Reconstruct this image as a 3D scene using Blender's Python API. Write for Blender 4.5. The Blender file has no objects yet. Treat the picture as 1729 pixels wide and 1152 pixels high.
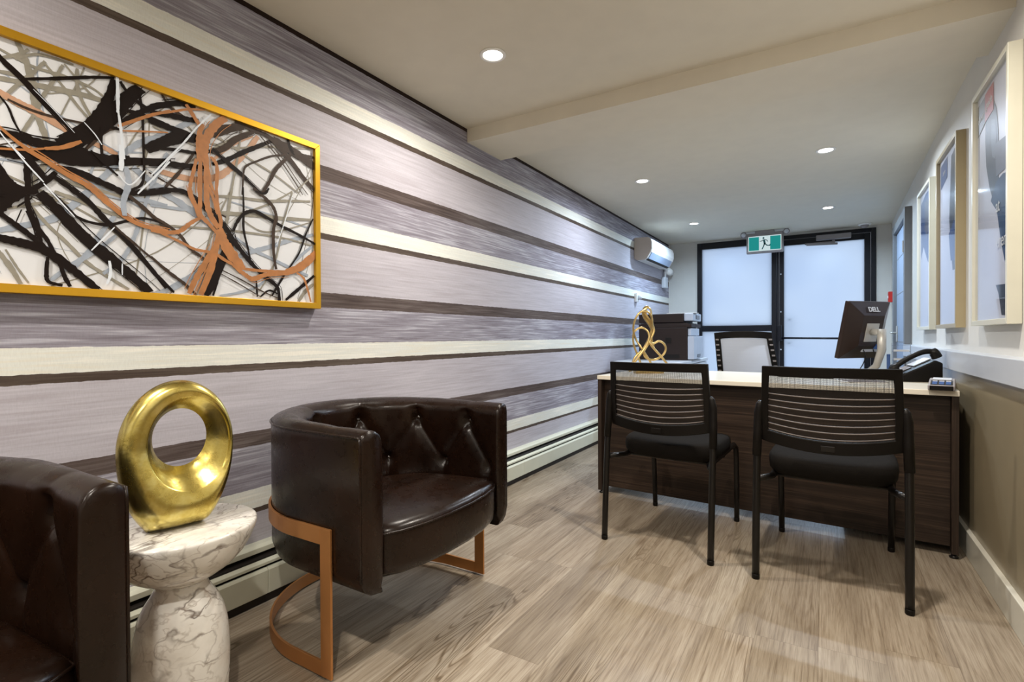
import bpy, bmesh, math, random
from math import pi, sin, cos, radians, sqrt, atan2
from mathutils import Vector, Matrix
random.seed(7)
S = bpy.context.scene
COL = S.collection

def lin(c):
    c = c / 255.0
    return c / 12.92 if c <= 0.04045 else ((c + 0.055) / 1.055) ** 2.4
def rgb(r, g, b): return (lin(r), lin(g), lin(b), 1.0)

# ---------------------------------------------------------------- camera
CAM_H = 1.0
YAW, PIT, ROL, FPX = 0.546450421, -0.00831437, -0.004669145, 870.61
_f = Vector((-sin(YAW) * cos(PIT), cos(YAW) * cos(PIT), sin(PIT)))
_r = Vector((cos(YAW), sin(YAW), 0)); _u = _r.cross(_f)
_r, _u = _r * cos(ROL) + _u * sin(ROL), -_r * sin(ROL) + _u * cos(ROL)
cam = bpy.data.cameras.new('camera'); camo = bpy.data.objects.new('camera', cam); COL.objects.link(camo)
cam.sensor_width = 36.0; cam.lens = FPX / 1729.0 * 36.0; cam.clip_start = 0.02
camo.matrix_world = Matrix(((_r.x, _u.x, -_f.x, 0), (_r.y, _u.y, -_f.y, 0), (_r.z, _u.z, -_f.z, CAM_H), (0, 0, 0, 1)))
S.camera = camo

def ray(x, y): return (x - 864.5) / FPX * _r - (y - 576) / FPX * _u + _f
def on_plane(x, y, ax, v):            # where the line of sight through a photo pixel meets a plane of the room
    d = ray(x, y); o = Vector((0, 0, CAM_H)); return o + d * ((v - o[ax]) / d[ax])

# ---------------------------------------------------------------- world, exposure
w = bpy.data.worlds.new('daylight'); S.world = w; w.use_nodes = True
bg = w.node_tree.nodes['Background']; bg.inputs[0].default_value = (0.80, 0.87, 1.0, 1); bg.inputs[1].default_value = 1.36
S.view_settings.view_transform = 'Standard'; S.view_settings.look = 'None'
S.view_settings.gamma = 1.0; S.view_settings.use_curve_mapping = False
S.view_settings.exposure = 0.0
try:
    S.cycles.use_denoising = True
    S.cycles.max_bounces = 10; S.cycles.diffuse_bounces = 6; S.cycles.glossy_bounces = 5
    S.cycles.transparent_max_bounces = 24; S.cycles.sample_clamp_indirect = 6.0
except Exception: pass

WARM = (1.0, 0.92, 0.82); NEUT = (0.80, 0.89, 1.0); COOL = (0.60, 0.79, 1.0)
LAMPS = [(-1.30, 1.98, WARM, 19), (0.0, 1.98, WARM, 27), (-1.30, 4.23, NEUT, 19), (0.0, 4.21, NEUT, 28),
         (-1.29, 6.15, COOL, 27), (0.02, 6.11, COOL, 29), (-1.30, -0.25, WARM, 24), (0.0, -0.25, WARM, 30), (-0.65, -1.6, WARM, 20)]  # last three are unseen, set behind the camera for the light they give

# ---------------------------------------------------------------- material helpers
class N:
    def __init__(s, name):
        s.m = bpy.data.materials.new(name); s.m.use_nodes = True
        s.t = s.m.node_tree; s.b = s.t.nodes['Principled BSDF']; s.out = s.t.nodes['Material Output']
    def n(s, kind, **kw):
        nd = s.t.nodes.new('ShaderNode' + kind)
        for k, v in kw.items(): setattr(nd, k, v)
        return nd
    def put(s, sock, v):
        if hasattr(v, 'is_output') or hasattr(v, 'links'): s.t.links.new(v, sock)
        else: sock.default_value = v
    def math(s, op, a, b=0.0, c=None):
        nd = s.n('Math', operation=op); s.put(nd.inputs[0], a); s.put(nd.inputs[1], b)
        if c is not None: s.put(nd.inputs[2], c)
        return nd.outputs[0]
    def mix(s, f, a, b, mode='MIX'):
        nd = s.n('Mix', data_type='RGBA', blend_type=mode); s.put(nd.inputs[0], f); s.put(nd.inputs[6], a); s.put(nd.inputs[7], b)
        return nd.outputs[2]
    def coord(s, which='Object'): return s.n('TexCoord').outputs[which]
    def scale(s, vec, sc, loc=(0, 0, 0), rot=(0, 0, 0)):
        nd = s.n('Mapping'); s.put(nd.inputs[0], vec); nd.inputs[1].default_value = loc; nd.inputs[2].default_value = rot; nd.inputs[3].default_value = sc
        return nd.outputs[0]
    def noise(s, vec, scale=5, detail=4, rough=0.5, dist=0.0):
        nd = s.n('TexNoise'); s.put(nd.inputs['Vector'], vec); nd.inputs['Scale'].default_value = scale
        nd.inputs['Detail'].default_value = detail; nd.inputs['Roughness'].default_value = rough; nd.inputs['Distortion'].default_value = dist
        return nd.outputs[0]
    def ramp(s, f, stops, interp='LINEAR'):
        nd = s.n('ValToRGB'); s.put(nd.inputs[0], f); cr = nd.color_ramp; cr.interpolation = interp
        while len(cr.elements) < len(stops): cr.elements.new(0.5)
        for e, (p, c) in zip(cr.elements, stops):
            e.position = p; e.color = c if len(c) == 4 else (*c, 1)
        return nd.outputs[0]
    def bump(s, h, strength=0.2, dist=0.01):
        nd = s.n('Bump'); nd.inputs['Strength'].default_value = strength; nd.inputs['Distance'].default_value = dist
        s.put(nd.inputs['Height'], h); s.t.links.new(nd.outputs[0], s.b.inputs['Normal'])
    def base(s, c, rough=0.5, metal=0.0, spec=0.5, coat=0.0, coat_r=0.05):
        s.put(s.b.inputs['Base Color'], c); s.put(s.b.inputs['Roughness'], rough); s.b.inputs['Metallic'].default_value = metal
        s.b.inputs['Specular IOR Level'].default_value = spec
        s.b.inputs['Coat Weight'].default_value = coat; s.b.inputs['Coat Roughness'].default_value = coat_r
        return s
def g(v): return (v, v, v, 1)

def plain(name, c, rough=0.5, metal=0.0, spec=0.5, coat=0.0, var=0.06, vs=9.0, bump=0.0):
    q = N(name); v = q.noise(q.coord(), vs, 3)
    lo = tuple(x * (1 - var) for x in c[:3]) + (1,); hi = tuple(min(1, x * (1 + var)) for x in c[:3]) + (1,)
    q.base(q.ramp(v, [(0.3, lo), (0.7, hi)]), rough, metal, spec, coat)
    if bump: q.bump(q.noise(q.coord(), 260, 2), bump, 0.002)
    return q.m

def emit(name, c, st):
    q = N(name); e = q.n('Emission'); e.inputs[0].default_value = c; e.inputs[1].default_value = st
    q.t.links.new(e.outputs[0], q.out.inputs[0]); return q.m

# floor: vinyl oak planks running along the room
def m_floor():
    q = N('floor_planks'); co = q.coord(); sx = q.n('SeparateXYZ'); q.put(sx.inputs[0], co)
    X, Y = sx.outputs[0], sx.outputs[1]
    row = q.math('FLOOR', q.math('DIVIDE', q.math('ADD', X, 10.03), 0.182))
    wn = q.n('TexWhiteNoise', noise_dimensions='1D'); q.put(wn.inputs['W'], row)
    yy = q.math('DIVIDE', q.math('ADD', Y, q.math('MULTIPLY', wn.outputs[0], 7.3)), 1.22)
    idy = q.math('FLOOR', yy)
    cmb = q.n('CombineXYZ'); q.put(cmb.inputs[0], row); q.put(cmb.inputs[1], idy)
    wn2 = q.n('TexWhiteNoise', noise_dimensions='2D'); q.put(wn2.inputs['Vector'], cmb.outputs[0])
    rnd = wn2.outputs[0]
    # per plank offset vector
    off = q.n('CombineXYZ'); q.put(off.inputs[0], q.math('MULTIPLY', rnd, 13.7)); q.put(off.inputs[1], q.math('MULTIPLY', rnd, 31.1)); q.put(off.inputs[2], q.math('MULTIPLY', rnd, 5.0))
    va = q.n('VectorMath', operation='ADD'); q.put(va.inputs[0], co); q.put(va.inputs[1], off.outputs[0]); v = va.outputs[0]
    broad = q.noise(q.scale(v, (9, 1.1, 1)), 1.0, 3, 0.55, 0.6)
    fine = q.noise(q.scale(v, (120, 3.2, 1)), 1.0, 5, 0.65, 0.3)
    pores = q.noise(q.scale(v, (330, 9, 1)), 1.0, 2, 0.6)
    # cathedral rings: contour lines of a stretched noise field
    fld = q.noise(q.scale(v, (9.0, 0.75, 1)), 1.0, 2, 0.4, 0.15)
    rings = q.math('ABSOLUTE', q.math('SUBTRACT', q.math('FRACT', q.math('MULTIPLY', fld, 30.0)), 0.5))
    mask = q.ramp(q.noise(q.scale(v, (4.0, 0.6, 1), (3, 7, 1)), 1.0, 1), [(0.53, (0, 0, 0)), (0.64, (1, 1, 1))])
    c = q.ramp(broad, [(0.25, rgb(148, 139, 127)), (0.5, rgb(173, 165, 153)), (0.75, rgb(194, 188, 178))])
    tint = q.ramp(rnd, [(0.0, rgb(222, 216, 208)), (0.35, rgb(240, 235, 226)), (0.7, rgb(232, 225, 216)), (1.0, rgb(250, 246, 240))])
    c = q.mix(1.0, c, tint, 'MULTIPLY')
    c = q.mix(0.75, c, q.ramp(fine, [(0.3, rgb(172, 158, 140)), (0.5, rgb(238, 234, 228)), (0.7, rgb(255, 255, 252))]), 'MULTIPLY')
    c = q.mix(0.4, c, q.ramp(pores, [(0.35, rgb(176, 160, 140)), (0.55, rgb(255, 255, 255))]), 'MULTIPLY')
    rl = q.ramp(rings, [(0.0, rgb(134, 116, 94)), (0.09, rgb(186, 172, 152)), (0.22, rgb(255, 255, 255))])
    c = q.mix(q.math('MULTIPLY', mask, 0.72), c, rl, 'MULTIPLY')
    knots = q.n('TexVoronoi'); q.put(knots.inputs['Vector'], q.scale(v, (3.4, 1.5, 1))); knots.inputs['Scale'].default_value = 1.0
    c = q.mix(0.55, c, q.ramp(knots.outputs[0], [(0.0, rgb(110, 88, 66)), (0.05, rgb(170, 150, 128)), (0.12, rgb(255, 255, 255))]), 'MULTIPLY')
    fx = q.math('FRACT', q.math('DIVIDE', q.math('ADD', X, 10.03), 0.182)); fy = q.math('FRACT', yy)
    ex = q.math('MINIMUM', fx, q.math('SUBTRACT', 1.0, fx)); ey = q.math('MULTIPLY', q.math('MINIMUM', fy, q.math('SUBTRACT', 1.0, fy)), 6.7)
    seam = q.math('MINIMUM', ex, ey)
    c = q.mix(q.ramp(seam, [(0.0, (0.55,) * 3), (0.010, (0, 0, 0))]), c, rgb(96, 82, 66))
    rough = q.ramp(fine, [(0.3, g(0.42)), (0.7, g(0.30))])
    q.base(c, rough, 0, 0.45)
    q.bump(q.math('ADD', q.math('MULTIPLY', fine, 0.5), q.math('MULTIPLY', q.math('MINIMUM', seam, 0.012), 40)), 0.12, 0.002)
    return q.m

# striped wallpaper: bands measured on the wall, height in metres
BANDS = [(0.0, 'L'), (0.314, 'T'), (0.335, 'W'), (0.410, 'S'), (0.573, 'D'), (0.635, 'L'), (0.866, 'T'), (0.895, 'W'), (0.967, 'S'),
         (1.130, 'D'), (1.195, 'L'), (1.427, 'T'), (1.455, 'W'), (1.530, 'S'), (1.692, 'D'), (1.758, 'L'), (1.992, 'T'), (2.020, 'W'), (2.095, 'S'), (2.264, 'K')]
def m_wallpaper():
    q = N('striped_wallpaper'); co = q.coord(); sx = q.n('SeparateXYZ'); q.put(sx.inputs[0], co)
    edge = q.noise(q.scale(co, (1, 26, 26)), 1.0, 3, 0.6)
    z = q.math('ADD', sx.outputs[2], q.math('MULTIPLY', q.math('SUBTRACT', edge, 0.5), 0.0065))
    zz = q.math('DIVIDE', z, 2.4)
    def r(table): return q.ramp(zz, [(b / 2.4, table[k]) for b, k in BANDS], 'CONSTANT')
    col = r({'L': rgb(180, 177, 186), 'T': rgb(80, 69, 62), 'W': rgb(216, 219, 214), 'S': rgb(144, 141, 152), 'D': rgb(84, 73, 70), 'K': rgb(36, 22, 18)})
    hi = r({'L': rgb(190, 187, 196), 'T': rgb(96, 86, 78), 'W': rgb(233, 232, 223), 'S': rgb(182, 182, 193), 'D': rgb(106, 97, 94), 'K': rgb(40, 25, 20)})
    lo = r({'L': rgb(170, 165, 173), 'T': rgb(66, 55, 48), 'W': rgb(218, 216, 204), 'S': rgb(116, 110, 120), 'D': rgb(66, 56, 53), 'K': rgb(30, 18, 14)})
    st = q.noise(q.scale(co, (1, 3.2, 95)), 1.0, 4, 0.6, 0.4)
    cloud = q.noise(q.scale(co, (1, 1.3, 5)), 1.0, 2, 0.5)
    s2 = q.math('ADD', q.math('MULTIPLY', st, 0.7), q.math('MULTIPLY', cloud, 0.3))
    c = q.mix(q.ramp(s2, [(0.5, (0, 0, 0)), (0.62, (1, 1, 1))]), col, hi)
    c = q.mix(q.ramp(s2, [(0.36, (1, 1, 1)), (0.49, (0, 0, 0))]), c, lo)
    weave = q.noise(q.scale(co, (1, 260, 60)), 1.0, 2, 0.6)
    c = q.mix(0.16, c, q.ramp(weave, [(0.3, rgb(205, 200, 200)), (0.6, (1, 1, 1))]), 'MULTIPLY')
    q.base(c, 0.6, 0, 0.18); q.bump(weave, 0.05, 0.002)
    return q.m

def m_wood_dark(name, axis):
    q = N(name); co = q.coord()
    sc = (2.5, 90, 150) if axis == 'x' else (150, 90, 2.5)
    a = q.noise(q.scale(co, sc), 1.0, 5, 0.62, 0.5); b = q.noise(q.scale(co, tuple(x * 0.25 for x in sc)), 1.0, 3)
    s2 = q.math('ADD', q.math('MULTIPLY', a, 0.65), q.math('MULTIPLY', b, 0.35))
    q.base(q.ramp(s2, [(0.32, rgb(28, 20, 15)), (0.5, rgb(44, 33, 26)), (0.68, rgb(70, 55, 44))]), 0.45, 0, 0.3)
    q.bump(a, 0.15, 0.001); return q.m

def m_marble():
    q = N('veined_marble'); co = q.coord()
    w1 = q.noise(q.scale(co, (1, 1, 1)), 6.0, 5, 0.6)
    vm = q.n('VectorMath', operation='SCALE'); nz = q.n('TexNoise'); q.put(nz.inputs['Vector'], co); nz.inputs['Scale'].default_value = 5.0; nz.inputs['Detail'].default_value = 5
    q.put(vm.inputs[0], nz.outputs['Color']); vm.inputs['Scale'].default_value = 0.16
    va = q.n('VectorMath', operation='ADD'); q.put(va.inputs[0], co); q.put(va.inputs[1], vm.outputs[0])
    def veins(vec, scale, width, loc, rot):
        f = q.noise(q.scale(vec, (1.0, 0.42, 1.0), loc, rot), scale, 2, 0.5)
        d = q.math('ABSOLUTE', q.math('SUBTRACT', f, 0.5))
        return q.ramp(d, [(0.0, (1, 1, 1)), (width, (0, 0, 0))])
    v1 = veins(va.outputs[0], 12.0, 0.022, (0.3, 0, 0), (0.75, 0.1, 0.5)); v2 = veins(va.outputs[0], 30.0, 0.035, (5, 2, 1), (0.85, 0.1, 0.6))
    m1 = q.ramp(q.noise(co, 7.0, 2), [(0.40, (0.1,) * 3), (0.62, (1, 1, 1))])
    c = q.ramp(w1, [(0.3, rgb(196, 191, 182)), (0.52, rgb(224, 222, 216)), (0.7, rgb(234, 233, 229))])
    c = q.mix(q.math('MULTIPLY', q.math('MULTIPLY', v1, m1), 0.92), c, rgb(84, 68, 58))
    c = q.mix(q.math('MULTIPLY', v2, q.math('MULTIPLY', m1, 0.55)), c, rgb(120, 102, 86))
    bl = q.ramp(q.noise(q.scale(va.outputs[0], (1, .5, 1), (2, 1, 0), (.7, .1, .5)), 8.0, 4, .7), [(0.63, (0, 0, 0)), (0.72, (1, 1, 1))]); c = q.mix(q.math('MULTIPLY', bl, 0.6), c, rgb(104, 88, 74))
    q.base(c, 0.14, 0, 0.5, 0.3); return q.m

def m_leather():
    q = N('dark_brown_leather'); co = q.coord()
    v = q.noise(co, 5, 3); f = q.noise(co, 420, 2)
    q.base(q.ramp(v, [(0.3, rgb(20, 10, 5)), (0.7, rgb(32, 17, 9))]), q.ramp(q.noise(co, 30, 3), [(0.3, g(0.24)), (0.7, g(0.33))]), 0, 0.34, 0.0)
    q.b.inputs['Coat Roughness'].default_value = 0.25
    q.bump(q.noise(co, 11, 1), 0.05, 0.006); return q.m

def m_gold_leaf():
    q = N('gold_leaf'); co = q.coord()
    v = q.noise(co, 16, 5, 0.7); f = q.noise(co, 120, 3)
    q.base(q.ramp(v, [(0.25, rgb(170, 146, 66)), (0.5, rgb(208, 190, 108)), (0.75, rgb(228, 216, 150))]), q.ramp(v, [(0.3, g(0.30)), (0.7, g(0.22))]), 1.0)
    q.bump(q.math('ADD', q.math('MULTIPLY', f, 0.15), q.noise(co, 22, 3)), 0.16, 0.006); return q.m

def m_mesh(name, c, nx, nz, open_=0.5, row_amt=0.0):
    # woven mesh with real openings: transparent between threads
    q = N(name); sx = q.n('SeparateXYZ'); q.put(sx.inputs[0], q.coord('UV'))
    a = q.math('ABSOLUTE', q.math('SUBTRACT', q.math('FRACT', q.math('MULTIPLY', sx.outputs[0], nx)), 0.5))
    b = q.math('ABSOLUTE', q.math('SUBTRACT', q.math('FRACT', q.math('MULTIPLY', sx.outputs[1], nz)), 0.5))
    hole = q.math('MULTIPLY', q.math('LESS_THAN', a, open_ * 0.5), q.math('LESS_THAN', b, open_ * 0.5))
    q.base(c, 0.55, 0, 0.3)
    tr = q.n('BsdfTransparent'); mx = q.n('MixShader'); q.put(mx.inputs[0], hole)
    q.t.links.new(q.b.outputs[0], mx.inputs[1]); q.t.links.new(tr.outputs[0], mx.inputs[2]); q.t.links.new(mx.outputs[0], q.out.inputs[0])
    return q.m

def m_frost():
    q = N('frosted_glass'); v = q.noise(q.coord(), 1.2, 2)
    tl = q.n('BsdfTranslucent'); q.put(tl.inputs[0], q.ramp(v, [(0.3, rgb(214, 224, 236)), (0.7, rgb(224, 232, 240))]))
    gl = q.n('BsdfGlossy'); gl.inputs[0].default_value = (0.8, 0.85, 0.9, 1); gl.inputs[1].default_value = 0.35
    mx = q.n('MixShader'); mx.inputs[0].default_value = 0.06
    q.t.links.new(tl.outputs[0], mx.inputs[1]); q.t.links.new(gl.outputs[0], mx.inputs[2]); q.t.links.new(mx.outputs[0], q.out.inputs[0]); return q.m

def m_clear(name, tint=(0.97, 0.98, 1, 1), fr=1.45):
    q = N(name); tr = q.n('BsdfTransparent'); tr.inputs[0].default_value = tint; gl = q.n('BsdfGlossy'); gl.inputs[1].default_value = 0.04
    fn = q.n('Fresnel'); fn.inputs[0].default_value = fr; mx = q.n('MixShader')      # the rear face of the thin pane adds no reflection of its own
    q.put(mx.inputs[0], q.math('MULTIPLY', fn.outputs[0], q.math('SUBTRACT', 1.0, q.n('NewGeometry').outputs['Backfacing']))); q.t.links.new(tr.outputs[0], mx.inputs[1]); q.t.links.new(gl.outputs[0], mx.inputs[2])
    q.t.links.new(mx.outputs[0], q.out.inputs[0]); return q.m

def brushed(name, c, rough=0.35):
    q = N(name); co = q.coord(); f = q.noise(q.scale(co, (40, 3, 40)), 1.0, 3)
    q.base(q.ramp(f, [(0.3, tuple(x * 0.86 for x in c[:3]) + (1,)), (0.7, c)]), rough, 1.0); return q.m

M = dict(
    floor=m_floor(), paper=m_wallpaper(), wood_h=m_wood_dark('wenge_horizontal', 'x'), wood_v=m_wood_dark('wenge_vertical', 'z'),
    marble=m_marble(), leather=m_leather(), gold=m_gold_leaf(), frost=m_frost(),
    ceil=plain('ceiling_paint', rgb(216, 210, 195), 0.8, bump=0.05, var=0.02), wall=plain('wall_paint', rgb(206, 204, 198), 0.6, var=0.02, bump=0.04),
    dado=plain('taupe_satin_paint', rgb(140, 128, 104), 0.28, var=0.03, spec=0.5), rail=plain('rail_grey_paint', rgb(182, 186, 192), 0.35, var=0.02),
    trimw=plain('white_trim_paint', rgb(206, 203, 190), 0.4, var=0.02), heater=plain('heater_enamel', rgb(205, 207, 190), 0.38, var=0.03),
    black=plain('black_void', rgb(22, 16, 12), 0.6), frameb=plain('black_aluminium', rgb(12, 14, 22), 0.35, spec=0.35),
    copper=plain('copper_metal', rgb(196, 138, 84), 0.38, metal=0.7, var=0.05), button=plain('leather_button', rgb(40, 29, 22), 0.22, spec=0.8, coat=0.4),
    clear=m_clear('clear_plastic'), brass=plain('brass_frame', rgb(205, 156, 40), 0.36, metal=0.75, var=0.08, vs=3),
    canvas=plain('art_canvas', rgb(212, 215, 220), 0.5, var=0.03, vs=3), plast=plain('black_plastic', rgb(14, 11, 9), 0.42, var=0.08, spec=.2),
    tube=plain('black_powder_coat', rgb(15, 12, 10), 0.34, spec=0.35, var=0.1), fabric=plain('charcoal_fabric', rgb(19, 16, 13), 0.85, spec=.12, var=0.25, vs=300, bump=0.5),
    meshb=m_mesh('black_net', rgb(34, 30, 28), 110, 80, 0.62), meshg=m_mesh('grey_net', rgb(205, 210, 220), 90, 60, 0.35),
    band=plain('knit_band', rgb(92, 84, 80), 0.6, var=0.2, vs=200), desk_top=plain('cream_laminate', rgb(226, 219, 203), 0.3, var=0.02, coat=0.1),
    ac_white=plain('ac_white', rgb(226, 224, 220), 0.35, var=0.02), ac_side=plain('ac_side', rgb(190, 178, 168), 0.45, var=0.02), ac_lip=plain('ac_blue_grey', rgb(150, 165, 190), 0.35),
    greyp=plain('grey_plastic', rgb(140, 134, 134), 0.45), lgrey=plain('light_grey_plastic', rgb(198, 202, 208), 0.4, var=0.02), silver=plain('silver_plastic', rgb(186, 184, 178), 0.35, metal=0.3),
    printer=plain('printer_charcoal', rgb(36, 25, 22), 0.5, spec=.3), prlight=plain('printer_grey', rgb(178, 186, 200), 0.45, var=0.02),
    monitor=plain('monitor_black', rgb(38, 24, 18), 0.32, var=0.05, spec=.4), bluep=plain('blue_card', rgb(62, 98, 160), 0.5), red=plain('red_plastic', rgb(190, 36, 28), 0.4),
    goldm=plain('antique_gold', rgb(208, 180, 122), 0.28, metal=1.0, var=0.18, vs=20), doorb=plain('blue_grey_door', rgb(134, 148, 168), 0.42, var=0.02), doorf=plain('grey_door_frame', rgb(112, 114, 116), 0.45),
    pframe=plain('champagne_frame', rgb(204, 202, 186), 0.35, var=0.03), pframe_t=plain('dark_champagne_frame', rgb(166, 152, 120), 0.35, metal=0.1, var=0.03),
    screen=plain('dark_screen', rgb(15, 15, 18), 0.15), white=plain('white_matt', rgb(232, 232, 230), 0.5, var=0.01), lens=emit('lamp_lens', (1, 0.93, 0.82, 1), 16.0),
    sign_g=emit('sign_green', rgb(38, 150, 146), 0.85), sign_w=emit('sign_white', rgb(205, 225, 228), 0.95), sign_man=plain('sign_figure_green', rgb(40, 118, 122), 0.5),
    st_black=plain('paint_black_brown', rgb(20, 10, 6), 0.5, spec=.15, var=0.12, vs=30), st_dk=plain('paint_umber', rgb(58, 45, 36), 0.5, spec=.2, var=0.15, vs=30),
    st_or=plain('paint_orange', rgb(166, 108, 56), 0.5, var=0.14, vs=40), st_or2=plain('paint_pale_orange', rgb(184, 144, 116), 0.55, var=0.1, vs=40),
    st_gr=plain('paint_grey_olive', rgb(136, 132, 120), 0.5, var=0.12, vs=40), st_bl=plain('paint_blue_grey', rgb(150, 160, 174), 0.5, var=0.1, vs=40), st_wh=plain('paint_white', rgb(214, 222, 232), 0.5, var=0.05),
)

# ---------------------------------------------------------------- mesh helpers
class MB:
    def __init__(s): s.v = []; s.f = []; s.mi = []; s.sm = []; s.uv = {}
    def add(s, vs, fs, mat=0, smooth=False, T=None):
        o = len(s.v)
        for p in vs:
            p = Vector(p); s.v.append(T @ p if T else p)
        for f in fs: s.f.append(tuple(i + o for i in f)); s.mi.append(mat); s.sm.append(smooth)
        return o
    def box(s, x0, x1, y0, y1, z0, z1, bev=0.0, mat=0, T=None, seg=2):
        bm = bmesh.new(); bmesh.ops.create_cube(bm, size=1.0)
        for v in bm.verts: v.co = Vector(((x0 + x1) / 2 + v.co.x * (x1 - x0), (y0 + y1) / 2 + v.co.y * (y1 - y0), (z0 + z1) / 2 + v.co.z * (z1 - z0)))
        if bev > 0: bmesh.ops.bevel(bm, geom=list(bm.edges), offset=bev, segments=seg, profile=0.6, affect='EDGES')
        bm.verts.index_update(); s.add([v.co.copy() for v in bm.verts], [[v.index for v in f.verts] for f in bm.faces], mat, False, T); bm.free(); return s
    def tube(s, path, r, n=10, mat=0, T=None, caps=True, closed=False, flat=None):
        P = [Vector(p) for p in path]; R = r if isinstance(r, (list, tuple)) else [r] * len(P); vs = []; fs = []
        m = len(P); prev = None
        for i, p in enumerate(P):
            t = (P[(i + 1) % m] - P[i - 1]) if closed else (P[min(i + 1, m - 1)] - P[max(i - 1, 0)])
            t.normalize()
            if prev is None:
                a = Vector((0, 0, 1)) if abs(t.z) < 0.9 else Vector((1, 0, 0)); nrm = (a - t * a.dot(t)).normalized()
            else: nrm = (prev - t * prev.dot(t)).normalized()
            prev = nrm; b = t.cross(nrm)
            for k in range(n):
                a = 2 * pi * k / n; vs.append(p + nrm * cos(a) * R[i] + b * sin(a) * R[i] * (flat or 1.0))
        for i in range(m if closed else m - 1):
            for k in range(n):
                j = (i + 1) % m; fs.append((i * n + k, i * n + (k + 1) % n, j * n + (k + 1) % n, j * n + k))
        if caps and not closed: fs.append(tuple(range(n))[::-1]); fs.append(tuple((m - 1) * n + k for k in range(n)))
        s.add(vs, fs, mat, True, T); return s
    def lathe(s, prof, n=32, mat=0, T=None, cx=0, cy=0, smooth=True):
        vs = []; fs = []
        for r, z in prof:
            for k in range(n): a = 2 * pi * k / n; vs.append((cx + max(r, 1e-5) * cos(a), cy + max(r, 1e-5) * sin(a), z))
        for i in range(len(prof) - 1):
            for k in range(n): fs.append((i * n + k, i * n + (k + 1) % n, (i + 1) * n + (k + 1) % n, (i + 1) * n + k))
        fs.append(tuple(range(n))[::-1]); fs.append(tuple((len(prof) - 1) * n + k for k in range(n)))
        s.add(vs, fs, mat, smooth, T); return s
    def prism(s, pts, a, b, axis=2, mat=0, T=None, smooth=False):
        # pts in the two other axes (in order), extruded from a to b
        def mk(p, h): q = [0, 0, 0]; o = [i for i in range(3) if i != axis]; q[o[0]], q[o[1]] = p; q[axis] = h; return q
        n = len(pts); vs = [mk(p, a) for p in pts] + [mk(p, b) for p in pts]
        fs = [tuple(range(n)), tuple(range(n, 2 * n))[::-1]] + [(i, (i + 1) % n, (i + 1) % n + n, i + n) for i in range(n)]
        s.add(vs, fs, mat, smooth, T); return s
    def grid(s, fn, nu, nv, mat=0, T=None, closed_u=False, closed_v=False, smooth=True):
        # fn(u, v) with u, v in 0..1
        o = len(s.v); U = nu if closed_u else nu + 1; V = nv if closed_v else nv + 1
        vs = [fn(i / nu, j / nv) for i in range(U) for j in range(V)]
        fs = [(i * V + j, ((i + 1) % U) * V + j, ((i + 1) % U) * V + (j + 1) % V, i * V + (j + 1) % V) for i in range(nu) for j in range(nv)]
        s.add(vs, fs, mat, smooth, T)
        if not (closed_u or closed_v):
            for i in range(U):
                for j in range(V): s.uv[o + i * V + j] = (i / nu, j / nv)
        return s
    def build(s, name, mats, parent=None, bevel=0, sub=0, fix=True, solid=0, loc=None):
        me = bpy.data.meshes.new(name); me.from_pydata([tuple(v) for v in s.v], [], s.f)
        if not isinstance(mats, (list, tuple)): mats = [mats]
        for m in mats: me.materials.append(m)
        for p, mi, sm in zip(me.polygons, s.mi, s.sm): p.material_index = mi; p.use_smooth = sm
        if s.uv:
            ul = me.uv_layers.new(name='UVMap')
            for l in me.loops: ul.data[l.index].uv = s.uv.get(l.vertex_index, (0, 0))
        if fix:
            bm = bmesh.new(); bm.from_mesh(me); bmesh.ops.recalc_face_normals(bm, faces=bm.faces); bm.to_mesh(me); bm.free()
        me.update(); o = bpy.data.objects.new(name, me); COL.objects.link(o)
        if parent is not None: o.parent = parent
        if loc: o.location = loc
        if solid: md = o.modifiers.new('solid', 'SOLIDIFY'); md.thickness = solid; md.offset = 0
        if bevel: md = o.modifiers.new('bevel', 'BEVEL'); md.width = bevel; md.segments = 2; md.limit_method = 'ANGLE'; md.angle_limit = radians(40)
        if sub: md = o.modifiers.new('sub', 'SUBSURF'); md.levels = sub; md.render_levels = sub
        return o

def tag(o, label=None, cat=None, group=None, kind=None):
    if label: o['label'] = label
    if cat: o['category'] = cat
    if group: o['group'] = group
    if kind: o['kind'] = kind
    return o
def thing(name, label, cat, loc=(0, 0, 0), rz=0.0, group=None):
    o = bpy.data.objects.new(name, None); COL.objects.link(o); o.location = loc; o.rotation_euler = (0, 0, rz); o.empty_display_size = 0.1
    return tag(o, label, cat, group)
def struct(name, mb, mat, label=None, cat=None, parent=None, **kw):
    o = mb.build(name, mat, parent, **kw)
    if parent is None: tag(o, label, cat, kind='structure')
    return o
def copy_tree(o, parent=None):
    c = o.copy(); COL.objects.link(c)
    if parent is not None: c.parent = parent
    for ch in [k for k in bpy.data.objects if k.parent == o]: copy_tree(ch, c)
    return c
def text_mesh(name, txt, size, mat, parent, T, ext=0.0008, align='CENTER', shear=0.0, bold=0.0):
    cu = bpy.data.curves.new(name, 'FONT'); cu.body = txt; cu.size = size; cu.extrude = ext; cu.align_x = align; cu.align_y = 'CENTER'; cu.shear = shear; cu.offset = bold
    t = bpy.data.objects.new('tmp', cu); COL.objects.link(t)
    dg = bpy.context.evaluated_depsgraph_get(); me = bpy.data.meshes.new_from_object(t.evaluated_get(dg))
    bpy.data.objects.remove(t); me.transform(T); me.materials.clear(); me.materials.append(mat); me.name = name
    o = bpy.data.objects.new(name, me); COL.objects.link(o); o.parent = parent; return o
def basis(x, y, z, o):
    return Matrix(((x[0], y[0], z[0], o[0]), (x[1], y[1], z[1], o[1]), (x[2], y[2], z[2], o[2]), (0, 0, 0, 1)))
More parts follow.
